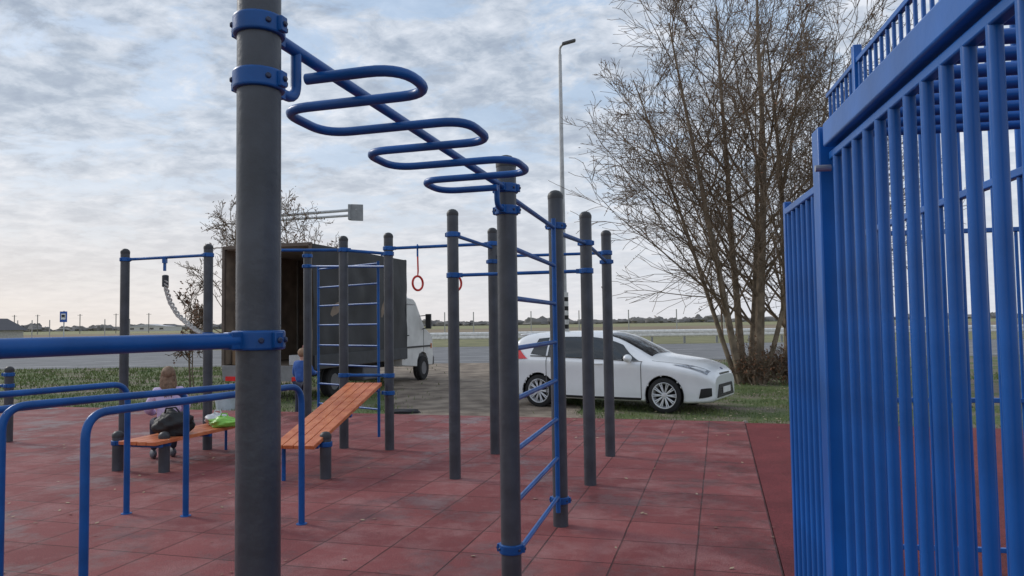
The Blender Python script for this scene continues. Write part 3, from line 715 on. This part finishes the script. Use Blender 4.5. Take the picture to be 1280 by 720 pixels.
    m.add(rows, fs); m.build('cab', VANW, t, ang=40)
    for sx in (-1,1):
        MB().prism([(5.12,1.56),(6.24,1.56),(5.88,2.24),(5.12,2.26)], -.01, .012, lambda y, z, d: V((sx*(.905+d), y, z))).build('side_window', GLASS, t)
        for y in (5.02, 6.34): MB().box((sx*.982, y, 1.08), (.008,.016,.85)).build('door_seam', BLACK, t)
        MB().box((sx*.99, 5.2, 1.34), (.03,.16,.03)).build('door_handle', BLACK, t)
        MB().box((sx*.985, 5.9, 1.0), (.02,1.9,.05)).build('side_moulding', BLACK, t)
        q = MB().box((sx*1.17, 6.28, 1.74), (.16,.09,.44)); q.tube([(sx*.9,6.2,1.90),(sx*1.12,6.28,1.92)], .014, 8).tube([(sx*.95,6.25,1.5),(sx*1.12,6.28,1.56)], .014, 8)
        q.build('wing_mirror', BLACK, t, bevel=.01)
        MB().box((sx*.76, 7.05, 1.0), (.32,.06,.20)).build('headlight', LAMP, t, bevel=.02)
        MB().box((sx*.975, 6.9, 1.0), (.03,.10,.14)).build('indicator', AMBER, t)
        MB().blob((sx*.93,6.27,.36), (.05,.40,.46), nu=20, nv=10).build('wheel_arch_liner', BLACK, t)
    MB().prism([(-.82,1.58),(.82,1.58),(.76,2.26),(-.76,2.26)], 0, .02, lambda x, z, d: V((x, 6.42-(z-1.56)*.618+d+.005, z))).build('windscreen', GLASS, t)
    MB().box((0,7.09,.55), (1.95,.16,.26)).build('front_bumper', mat('bumper_grey', (.10,.10,.105), .6), t, bevel=.03)
    MB().box((0,7.06,1.0), (1.1,.04,.22)).build('grille', BLACK, t, bevel=.01)
    MB().prism([(4.87,2.38),(5.72,2.40),(5.50,2.62),(5.2,2.92),(4.87,2.98)], -.8, .8, lambda y, z, x: V((x, y, z))).build('roof_fairing', VANW, t, bevel=.06)
    return t
TR = make_truck(); TW = wm(TR)
def crate(x, y, z, sx, sy, sz, m, label, name='cardboard_box', cat='box'):
    p = TW @ V((x, y, z)); t = thing(name, label, cat, tuple(p), TR.rotation_euler.z)
    MB().box((0,0,sz/2), (sx,sy,sz)).build('carton', m, t, bevel=.006)
    MB().box((0,0,sz+.002), (.05,sy*.98,.004)).build('tape', mat('tape', (.5,.42,.3), .3), t)
CB = mat('cardboard', (.30,.20,.12), .85)
crate(-.85,.4,.79,.4,.4,.32, CB, 'brown carton at the left edge of the truck opening')
crate(.72,.35,.79,.5,.4,.22, mat('white_carton', (.5,.5,.5), .7), 'pale carton at the right edge of the truck opening')
crate(.70,.9,.79,.5,.4,.42, mat('pink_carton', (.45,.22,.2), .7), 'reddish carton behind the pale one in the truck')
def sack(p, rad, m, label, name, cat, amp=.35, seed=1, extra=None):
    t = thing(name, label, cat, tuple(p)); MB().blob((0,0,rad[2]*.75), rad, amp=amp, fr=2.2, seed=seed, nu=32, nv=20, flat=-rad[2]*.75).build('pouch' if extra is None else extra, m, t, ang=60); return t
WB = mat('white_plastic_bag', (.62,.63,.64), .4, bump=.5, bscale=12); GB = mat('green_plastic_bag', (.25,.55,.08), .4, bump=.5, bscale=12)
p = TW @ V((-.35,.3,.79)); t = sack(p, (.26,.22,.17), WB, 'white plastic sack on the truck floor', 'plastic_sack', 'bag', seed=5)
MB().blob((0,0,.28), (.04,.04,.05)).build('knot', WB, t)
# ------------------------------------------------------------------ people
def skin_mesh(name, J, E, m, parent, sub=2):
    names = list(J); me = bpy.data.meshes.new(name)
    me.from_pydata([J[n][0] for n in names], [(names.index(a), names.index(b_)) for a, b_ in E], []); me.materials.append(m)
    o = bpy.data.objects.new(name, me); COL.objects.link(o); o.parent = parent
    sk = o.modifiers.new('Skin', 'SKIN'); sk.use_smooth_shade = True
    for i, n in enumerate(names):
        r = J[n][1]; r = r if isinstance(r, tuple) else (r, r)
        me.skin_vertices[0].data[i].radius = r
        me.skin_vertices[0].data[i].use_root = (i == 0)
    o.modifiers.new('Sub', 'SUBSURF').levels = sub; o.modifiers['Sub'].render_levels = sub
    return o
def head_bits(t, c, fwd, hair, long=False, k=1.0):
    f = V(fwd).normalized(); s = V((f.y,-f.x,0)).normalized(); up_ = V((0,0,1)); c = V(c); m3 = Matrix((s, f, up_)).transposed()
    for sg in (-1,1):
        MB().blob(c+f*.082*k+s*.032*k*sg+up_*.005, (.012*k,.008*k,.008*k), m3, nu=8, nv=6).build('eye', BLACK, t)
        MB().blob(c+s*.074*k*sg-up_*.005, (.010*k,.02*k,.03*k), m3, nu=8, nv=6).build('ear', SKINM, t)
    MB().blob(c+f*.095*k-up_*.02*k, (.012*k,.018*k,.022*k), m3, nu=8, nv=6).build('nose', SKINM, t)
    MB().blob(c+f*.088*k-up_*.055*k, (.025*k,.006*k,.006*k), m3, nu=8, nv=6).build('mouth', mat('lips', (.4,.12,.1), .5), t)
    h = MB().blob(c-f*.022*k+up_*.022*k, (.090*k,.10*k,.10*k), m3, amp=.10, fr=6, seed=2, nu=24, nv=16)
    if long:
        h.blob(c-f*.065*k-up_*.09*k, (.088*k,.05*k,.14*k), m3, amp=.25, fr=5, seed=4)
        for i in range(40):
            a = math.pi*1.2*(i/39)-math.pi*.6; r = .080*k
            o_ = s*math.sin(a)*r-f*math.cos(a)*r
            h.tube([c+o_*.9+up_*.05*k, c+o_*1.1-up_*.05*k, c+o_*(1.1+.25*random.random())-up_*.14*k-f*.035, c+o_*(.9+.5*random.random())-up_*(.21+.11*random.random())*k-f*.055], [.017,.017,.013,.004], 6)
    h.build('hair', hair, t, ang=60)
def hand(t, p, d, k=1.0, m=SKINM):
    p = V(p); d = V(d).normalized(); s = d.cross(V((0,0,1))).normalized() if abs(d.z) < .9 else V((0,1,0)); n_ = s.cross(d)
    m_ = MB().blob(p+d*.035*k, (.036*k,.045*k,.016*k), Matrix((s,d,n_)).transposed(), nu=12, nv=8)
    for i, ln in enumerate((.06,.07,.066,.052)):
        b0 = p+d*.07*k+s*(-.027+.018*i)*k; m_.tube([b0, b0+d*ln*.5*k, b0+(d*.85-n_*.25)*ln*k], [.0085*k,.008*k,.006*k], 7)
    m_.tube([p+d*.02*k-s*.03*k, p+d*.045*k-s*.055*k, p+d*.075*k-s*.06*k], [.010*k,.009*k,.007*k], 7); m_.build('hand', m, t)
pos = V((-3.86, 8.28, .05))
t = thing('person', 'person in a lilac jacket with long light brown hair sitting on the flat bench', 'person', tuple(pos), R_(32)); t.scale = (.86,.84,.87)
J = {'pelvis':((0,0,.44),(.10,.08)), 'chest':((0,0,.76),(.10,.08)), 'neck':((0,.015,.93),.045), 'head':((0,.035,1.03),(.066,.078)), 'crown':((0,.03,1.12),(.056,.066)),
     'sl':((-.15,0,.86),.05),'el':((-.21,.08,.62),.04),'wl':((-.13,.28,.56),.028),'sr':((.15,0,.86),.05),'er':((.21,.08,.62),.04),'wr':((.13,.28,.56),.028),
     'hl':((-.09,.04,.43),.075),'kl':((-.12,.42,.44),.055),'al':((-.12,.46,.05),.036),'hr':((.09,.04,.43),.075),'kr':((.12,.42,.44),.055),'ar':((.12,.46,.05),.036)}
E = [('pelvis','chest'),('chest','neck'),('neck','head'),('head','crown'),('chest','sl'),('sl','el'),('el','wl'),('chest','sr'),('sr','er'),('er','wr'),('pelvis','hl'),('hl','kl'),('kl','al'),('pelvis','hr'),('hr','kr'),('kr','ar')]
skin_mesh('body', J, E, SKINM, t)
LIL = mat('lilac_jacket', (.56,.43,.66), .8, c2=(.72,.59,.80), scale=8, bump=.6, bscale=14)
JJ = {'pelvis':((0,-.01,.45),(.16,.13)), 'waist':((0,-.02,.58),(.145,.115)), 'chest':((0,-.01,.76),(.145,.115)), 'collar':((0,.01,.90),(.065,.06)),
      'sl':((-.15,-.01,.85),.075),'el':((-.235,.08,.62),.066),'wl':((-.14,.26,.565),.045),'sr':((.15,-.01,.85),.075),'er':((.235,.08,.62),.066),'wr':((.14,.26,.565),.045)}
skin_mesh('jacket', JJ, [('pelvis','waist'),('waist','chest'),('chest','collar'),('chest','sl'),('sl','el'),('el','wl'),('chest','sr'),('sr','er'),('er','wr')], LIL, t)
DK = mat('dark_trousers', (.03,.035,.06), .85)
skin_mesh('trousers', {'p':((0,0,.43),(.13,.10)),'hl':((-.09,.05,.43),.09),'kl':((-.12,.42,.44),.066),'al':((-.12,.45,.05),.045),'hr':((.09,.05,.43),.09),'kr':((.12,.42,.44),.066),'ar':((.12,.45,.05),.045)}, [('p','hl'),('hl','kl'),('kl','al'),('p','hr'),('hr','kr'),('kr','ar')], DK, t)
SHOE = mat('grey_shoe', (.10,.10,.12), .7)
for sg in (-1,1): MB().blob((sg*.12,.51,.0), (.045,.13,.06), flat=-.05, nu=18, nv=12).build('shoe', SHOE, t); hand(t, (sg*.13,.29,.555), (-sg*.4,.9,-.1))
head_bits(t, (0,.035,1.06), (.15,1,0), mat('light_brown_hair', (.14,.085,.052), .7, c2=(.26,.165,.105), scale=25), True, .94)
pos = AT(377, 500, 13.0); pos.z = GZ
t = thing('person', 'child in a blue jacket standing at the truck, half hidden by a post', 'person', tuple(pos), R_(-20)); k = 1.26/1.7
def sc3(D): return {n:((p[0]*k,p[1]*k,p[2]*k), tuple(x*k for x in (r if isinstance(r, tuple) else (r,r)))) for n,(p,r) in D.items()}
J = {'pelvis':((0,0,.90),(.12,.09)),'chest':((0,.02,1.25),(.13,.09)),'neck':((0,.03,1.43),.05),'head':((0,.05,1.54),(.085,.095)),'crown':((0,.045,1.63),(.07,.08)),
 'sl':((-.17,.02,1.36),.055),'el':((-.22,.05,1.08),.04),'wl':((-.2,.24,.98),.028),'sr':((.17,.02,1.36),.055),'er':((.23,.10,1.10),.04),'wr':((.18,.33,1.12),.028),
 'hl':((-.09,0,.87),.09),'kl':((-.10,.02,.48),.06),'al':((-.11,0,.09),.042),'hr':((.09,0,.87),.09),'kr':((.10,.03,.48),.06),'ar':((.11,0,.09),.042)}
skin_mesh('body', sc3(J), E, SKINM, t)
BJ = mat('blue_jacket', (.02,.08,.30), .75, c2=(.04,.13,.42), scale=8, bump=.4, bscale=18)
JJ = {'pelvis':((0,0,.86),(.17,.14)),'chest':((0,.02,1.22),(.17,.13)),'collar':((0,.03,1.41),(.08,.07)),'sl':((-.17,.02,1.34),.08),'el':((-.235,.05,1.08),.068),'wl':((-.205,.2,1.0),.05),'sr':((.17,.02,1.34),.08),'er':((.24,.10,1.10),.068),'wr':((.19,.29,1.115),.05)}
skin_mesh('jacket', sc3(JJ), [('pelvis','chest'),('chest','collar'),('chest','sl'),('sl','el'),('el','wl'),('chest','sr'),('sr','er'),('er','wr')], BJ, t)
skin_mesh('trousers', sc3({'p':((0,0,.88),(.15,.11)),'hl':((-.09,0,.84),.105),'kl':((-.10,.02,.48),.08),'al':((-.11,0,.12),.07),'hr':((.09,0,.84),.105),'kr':((.10,.03,.48),.08),'ar':((.11,0,.12),.07)}), [('p','hl'),('hl','kl'),('kl','al'),('p','hr'),('hr','kr'),('kr','ar')], DK, t)
for sg in (-1,1): MB().blob((sg*.11*k,.06*k,.045*k), (.05*k,.13*k,.055*k), flat=-.045*k, nu=14, nv=10).build('shoe', BLACK, t)
hand(t, (-.2*k,.25*k,.98*k), (0,1,-.2), k); hand(t, (.18*k,.34*k,1.12*k), (-.1,1,.05), k)
head_bits(t, (0,.05*k,1.57*k), (0,1,0), mat('fair_hair', (.32,.2,.12), .7), False, k*1.12)
# ------------------------------------------------------------------ bags on the bench
BBK = mat('black_bag_cloth', (.012,.012,.014), .6, bump=.6, bscale=14)
t = sack(V((-3.66,7.98,.35)), (.20,.14,.15), BBK, 'black bag slumped on the flat bench in front of the seated person', 'black_bag', 'bag', seed=8)
MB().tube([V((-.1,-.02,.2)), V((-.06,-.05,.29)), V((.04,-.05,.3)), V((.1,-.02,.21))], .010, 8).build('strap', BBK, t)
t = sack(V((-3.50,8.76,.35)), (.14,.12,.075), WB, 'white plastic bag on the bench beside the green one', 'shopping_bag', 'bag', seed=3)
MB().tube([V((-.05,0,.11)), V((-.03,0,.17)), V((.03,0,.17)), V((.05,0,.11))], .008, 6).build('handle', WB, t)
t = sack(V((-3.36,8.60,.35)), (.17,.13,.065), GB, 'lime green plastic bag on the right side of the bench', 'shopping_bag', 'bag', seed=6)
MB().tube([V((-.05,0,.10)), V((-.03,0,.15)), V((.03,0,.15)), V((.05,0,.10))], .008, 6).build('handle', GB, t)
g = G(282, 513, GZ); t = thing('plastic_tub', 'pale plastic tub standing on the grass behind the bench', 'tub', tuple(g))
PT = mat('pale_plastic', (.55,.6,.66), .35)
MB().lathe([(.17,0),(.21,.30),(.225,.30),(.225,.32),(.20,.32),(.165,.02),(0,.02)], seg=28).build('bucket', PT, t)
MB().lathe([(0,.335),(.22,.335),(.228,.32),(.228,.315)], seg=28).build('lid', PT, t)
g = G(62, 521, GZ); t = sack(g, (.26,.14,.09), mat('grey_cloth', (.25,.25,.24), .9), 'grey bundle lying on the grass at left', 'cloth_bundle', 'bundle', seed=12, extra='cloth')
g = G(505, 517, GZ); t = sack(g, (.30,.10,.05), mat('dark_rag', (.04,.04,.045), .9), 'dark rag lying on the dirt beside the board', 'rag', 'rag', seed=14, extra='cloth')
# ------------------------------------------------------------------ trees
def grow(MBs, p, d, Ln, r0, lvl, cfg, rng, tips):
    n = (9, 6, 4, 3)[min(lvl, 3)]; pts = [p.copy()]; ds = [d.copy()]; dd_ = d.copy()
    wig = cfg['wig'][min(lvl, 3)]; upw = cfg['up'][min(lvl, 3)]
    for i in range(n):
        dd_ = (dd_+V((rng.gauss(0,wig), rng.gauss(0,wig), rng.gauss(0,wig)+upw))).normalized()
        pts.append(pts[-1]+dd_*Ln/n); ds.append(dd_.copy())
    re = max(cfg['rmin'], r0*.2); rs = [r0+(re-r0)*(i/n) for i in range(n+1)]
    MBs[0 if lvl == 0 else 1].tube(pts, rs, (8,5,3,3)[min(lvl,3)], caps=False)
    if lvl >= cfg['lv']: tips.append(pts[-1]); return
    k = cfg['n'][lvl]
    for j in range(k):
        t_ = rng.uniform(cfg['t0'][lvl], 1.0); fi = t_*n; i = min(int(fi), n-1); q = pts[i].lerp(pts[i+1], fi-i)
        ax = ds[i+1]; a = rng.uniform(0, 6.283); pr = ax.cross(V((0,0,1))) if abs(ax.z) < .95 else V((1,0,0)); pr.normalize()
        pr = pr*math.cos(a)+ax.cross(pr)*math.sin(a); an = R_(rng.uniform(*cfg['ang'][lvl]))
        nd = (ax*math.cos(an)+pr*math.sin(an)).normalized()
        rr = max(cfg['rmin'], min(rs[i]*rng.uniform(.3, .5), cfg.get('rb', 1)))
        grow(MBs, q, nd, Ln*cfg['ratio'][lvl]*rng.uniform(.7, 1.15)*(1.2-.55*t_), rr, lvl+1, cfg, rng, tips)
def tree(base, stems, cfg, seed, label, leaves=0, name='bare_tree', group=None, lsz=.05):
    rng = random.Random(seed); t = thing(name, label, 'tree' if 'tree' in name else 'bush', tuple(base), 0, group)
    T, B_, tips = MB(), MB(), []
    for (off, d, Ln, r) in stems: grow([T, B_], V(base)+V(off), V(d).normalized(), Ln, r, 0, cfg, rng, tips)
    T.build('trunk', BARK, t, world=True); B_.build('crown', TWIG, t, world=True)
    if leaves:
        m = MB()
        for i in range(leaves):
            q = rng.choice(tips)+V((rng.gauss(0,.06), rng.gauss(0,.06), rng.gauss(-.03,.08))); s_ = rng.uniform(.5, 1.2)*lsz
            a = V((rng.gauss(0,1), rng.gauss(0,1), rng.gauss(0,1))).normalized()*s_; c = a.cross(V((rng.gauss(0,1), rng.gauss(0,1), rng.gauss(0,1)))).normalized()*s_*.4
            m.add([q-a, q+c, q+a, q-c], [(0,1,2,3)])
        m.build('dead_leaves', DEAD, t, world=True, smooth=False)
cfg = dict(wig=(.022,.07,.12,.16), up=(.03,.05,.02,.0), rmin=.0062, rb=.040, lv=3, n=(20,10,7), t0=(.12,.12,.1), ang=((26,60),(25,58),(20,55)), ratio=(.41,.46,.44))
bs = G(937, 480, GZ)
tree(bs, [((-.22,0,0),(-.18,-.1,1),9.5,.10),((-.08,.2,0),(-.06,.1,1),10.5,.11),((.22,0,0),(.05,-.05,1),10.5,.14),((.1,.3,0),(.15,.1,1),9.5,.08),((-.28,.1,0),(-.34,.0,1),8.6,.07),((.34,-.1,0),(.28,-.05,1),9,.075)], cfg, 11,
     'tall bare many-stemmed tree with fine twigs right of the white car', 1700, lsz=.045)
bs2 = G(985, 474, GZ)
tree(bs2, [((0,0,0),(.05,0,1),9.5,.12),((.2,0,0),(.5,-.1,1),8,.08),((.1,0,0),(.25,.1,1),9,.07)], cfg, 5, 'bare tree partly hidden behind the blue cage fence', 400)
cfg2 = dict(wig=(.08,.13,.18,.2), up=(.03,.05,.03,0), rmin=.008, rb=.03, lv=3, n=(10,7,5), t0=(.3,.15,.1), ang=((25,55),(25,60),(20,60)), ratio=(.42,.48,.5))
a = AT(288, 450, 26); a.z = GZ
tree(a, [((0,0,0),(-.02,0,1),5.2,.09),((.1,0,0),(-.18,0,1),4.7,.06)], cfg2, 21, 'bare tree behind the truck roof, left of the foreground post', 200, lsz=.05)
a = AT(383, 450, 27); a.z = GZ
tree(a, [((0,0,0),(-.05,0,1),6.0,.09),((.1,0,0),(.10,0,1),5.7,.07),((.1,0,0),(.22,0,1),5.3,.05)], cfg2, 33, 'bare tree behind the truck roof, right of the foreground post', 600, lsz=.06)
a = AT(238, 470, 19); a.z = GZ
tree(a, [((0,0,0),(.03,0,1),2.4,.03),((.1,0,0),(-.15,0,1),1.9,.02)], cfg2, 44, 'small bare sapling with brown leaves left of the truck', 330, lsz=.06)
cfgb = dict(wig=(.15,.2,.2,.2), up=(.0,.0,.0,0), rmin=.006, lv=2, n=(9,7,4), t0=(.1,.1,.1), ang=((20,60),(25,60),(20,60)), ratio=(.5,.5,.5))
for i, (px, py, lab) in enumerate(((966,480,'dry brown brush at the foot of the bare tree, left clump'), (998,478,'dry brown brush beside the blue cage post, right clump'))):
    a = G(px, py, GZ); tree(a, [((random.uniform(-.6,.6), random.uniform(-.3,.3), 0), (random.uniform(-.7,.7), random.uniform(-.4,.4), 1), random.uniform(.6,1.1), .013) for _ in range(22)], cfgb, 50+i, lab, 1100, 'dry_bush', lsz=.045)
# ------------------------------------------------------------------ street furniture
g = AT(706, 420, 26); x0 = g.x; top = AT(697, 60, 26)
t = thing('street_lamp', 'tall slim street lamp with a striped base behind the white car', 'street lamp', (x0, 26, GZ)); hh = top.z-GZ
MB().tube([(0,0,.0),(0,0,hh-.25)], [.11,.06], 14, caps=False).build('pole', GALV, t)
MB().tube(rounded([(0,0,hh-.3),(0,0,hh+.05),(.18,-.2,hh+.1)], .15), .045, 10).build('arm', GALV, t)
MB().box((.30,-.3,hh+.09), (.5,.2,.09), Matrix.Rotation(R_(-15),3,'Y')).build('lamp_head', mat('lamp_grey', (.12,.12,.13), .5), t, bevel=.03)
WS = mat('white_stripe', (.78,.78,.78), .7)
for i in range(8): MB().lathe([(.150,.15+i*.32),(.150,.30+i*.32)], seg=16).build('black_stripe', BLACK, t); MB().lathe([(.149,.30+i*.32),(.149,.47+i*.32)], seg=16).build('white_stripe', WS, t)
Yg = 29.5; a = AT(330, 271, Yg); c = AT(446, 262, Yg)
t = thing('overhead_road_sign', 'road sign seen from behind on a long horizontal arm above the truck', 'road sign', (a.x, Yg, GZ))
MB().tube([(a.x,Yg,GZ),(a.x,Yg,a.z+.4)], .11, 14).build('pole', GALV, t, world=True)
MB().tube([a, c], .06, 10).tube([a+V((0,0,-.18)), c+V((0,0,-.22))], .05, 10).build('arm', GALV, t, world=True)
MB().box(c+V((0,0,-.12)), (.50,.08,.66), Matrix.Rotation(R_(18),3,'Z')).box(c+V((-.26,-.1,-.12)), (.10,.25,.62)).build('sign_panel', mat('sign_back', (.28,.29,.30), .5), t, world=True, bevel=.01)
a = AT(80, 396, 62); t = thing('bus_stop_sign', 'small blue bus stop sign on a thin pole by the road at left', 'road sign', (a.x, 62, GZ))
MB().tube([(a.x,62,GZ),(a.x,62,a.z+.5)], .05, 8).build('pole', GALV, t, world=True)
SB = mat('sign_blue', (.02,.10,.42), .4)
MB().box((a.x,61.93,a.z), (.6,.04,.9)).build('sign_panel', SB, t, world=True)
MB().box((a.x,61.90,a.z+.02), (.38,.02,.5)).build('white_field', mat('sign_white', (.75,.75,.75), .5), t, world=True)
m = MB().box((a.x,61.88,a.z+.08), (.26,.02,.17)); m.box((a.x-.08,61.88,a.z-.04), (.06,.02,.06)); m.box((a.x+.08,61.88,a.z-.04), (.06,.02,.06)); m.build('bus_symbol', BLACK, t, world=True)
GY = 54.5
t = thing('guardrail', 'long pale metal crash barrier along the far side of the road', 'guardrail', (0,GY,GZ))
m = MB(); pr = [(.50,0),(.58,-.08),(.70,-.08),(.76,0),(.82,-.08),(.95,-.08),(1.03,0)]
vs = []; 
for x in (-7, 80):
    for z, y in pr: vs.append((x, GY+y, GZ+z))
n = len(pr); m.add(vs, [(i, i+1, n+i+1, n+i) for i in range(n-1)]); m.build('rail', mat('barrier_metal', (.80,.78,.74), .6), t, world=True, smooth=False)
pm = None
for i in range(36):
    if pm is None: pm = MB().box((0,.08,.45), (.16,.08,.9)).build('post', mat('barrier_post', (.3,.3,.3), .6), t); o = pm
    else: o = pm.copy(); COL.objects.link(o)
    o.location = (-6.5+i*2.4, 0, 0)
FP_ = MB().tube([(0,0,0),(0,0,2.9)], .06, 6); pr0 = None
words = ['first','second','third','fourth','fifth','sixth','seventh','eighth','ninth']
for i, px in enumerate((556, 592, 628, 664, 724, 786, 846, 905, 955)):
    a = AT(px, 410, 78)
    if pr0 is None: o = FP_.build('fence_pole', CONC); pr0 = o
    else: o = pr0.copy(); COL.objects.link(o)
    o.location = (a.x, 78, GZ); tag(o, f'{words[i]} thin pole from the left in the row along the field', 'pole', 'thin poles beyond the road')
for i, px in enumerate((22, 40, 62, 131, 162)):
    a = AT(px, 410, 95); o = pr0.copy(); COL.objects.link(o); o.location = (a.x, 95, GZ); tag(o, f'{words[i]} thin pole from the left along the field at far left', 'pole', 'thin poles at far left')
def house(px, Y, wd, dp, hh, rh, wallm, roofm, label, nwin=2):
    a = AT(px, 405, Y); t = thing('house', label, 'house', (a.x, Y, GZ))
    MB().box((0,0,hh/2), (wd,dp,hh)).build('wall', wallm, t, smooth=False)
    MB().prism([(-wd/2-.3,hh-.05),(wd/2+.3,hh-.05),(0,hh+rh)], -dp/2-.3, dp/2+.3, lambda x, z, y: V((x, y, z))).build('roof', roofm, t, smooth=False)
    for i in range(nwin):
        x = -wd/2+wd*(i+.5)/nwin; w_ = MB().box((x,-dp/2-.01,hh*.55), (wd/nwin*.4,.05,hh*.35)).build('window', GLASS, t)
        MB().box((x,-dp/2-.04,hh*.36), (wd/nwin*.46,.1,.08)).build('sill', wallm, w_)
HW = mat('house_wall', (.45,.43,.40), .8); HD = mat('house_roof', (.06,.06,.07), .7)
house(-16, 70, 3.6, 5, 1.7, 1.1, HW, HD, 'small house with dark roof at the left picture edge')
for i, (px, wd, m_, lab) in enumerate(((190,22,HW,'long pale shed on the horizon right of the bus stop sign'), (212,9,HD,'small dark roofed building on the horizon beside the pale shed'))):
    house(px, 420+i*12, wd, 12, 2.6, 1.4, mat('pale_wall', (.6,.58,.55), .8), m_ if i else mat('pale_roof', (.5,.5,.52), .7), lab, 4)
m = MB(); rt = random.Random(9); HZM = mat('far_trees', (.17,.16,.155), .95, c2=(.25,.235,.22), scale=.05)
x = -700
while x < 700:
    hgt = 1.6+2.6*max(0, noise.noise(V((x*.02,0,0)))+.25)+rt.uniform(0,1.4); wd = rt.uniform(3, 9)
    m.blob((x, 640+rt.uniform(-20,20), GZ+hgt*.4), (wd, 4, hgt), amp=.7, fr=3, seed=x, nu=12, nv=7); x += wd*.8
tag(m.build('far_tree_line', HZM), 'low brown tree line along the horizon', 'trees', kind='stuff')
pp = None
for i, px in enumerate((18, 47, 100, 145, 186, 232)):
    a = AT(px, 400, 260)
    if pp is None: pp = MB().tube([(0,0,0),(0,0,7)], .14, 6).box((0,0,6.6), (1.8,.12,.12)).build('power_pole', mat('pole_grey', (.2,.19,.18), .8)); o = pp
    else: o = pp.copy(); COL.objects.link(o)
    o.location = (a.x, 260, GZ); tag(o, f'{words[i]} tiny power pole from the left on the left horizon', 'power pole', 'power poles on the horizon')
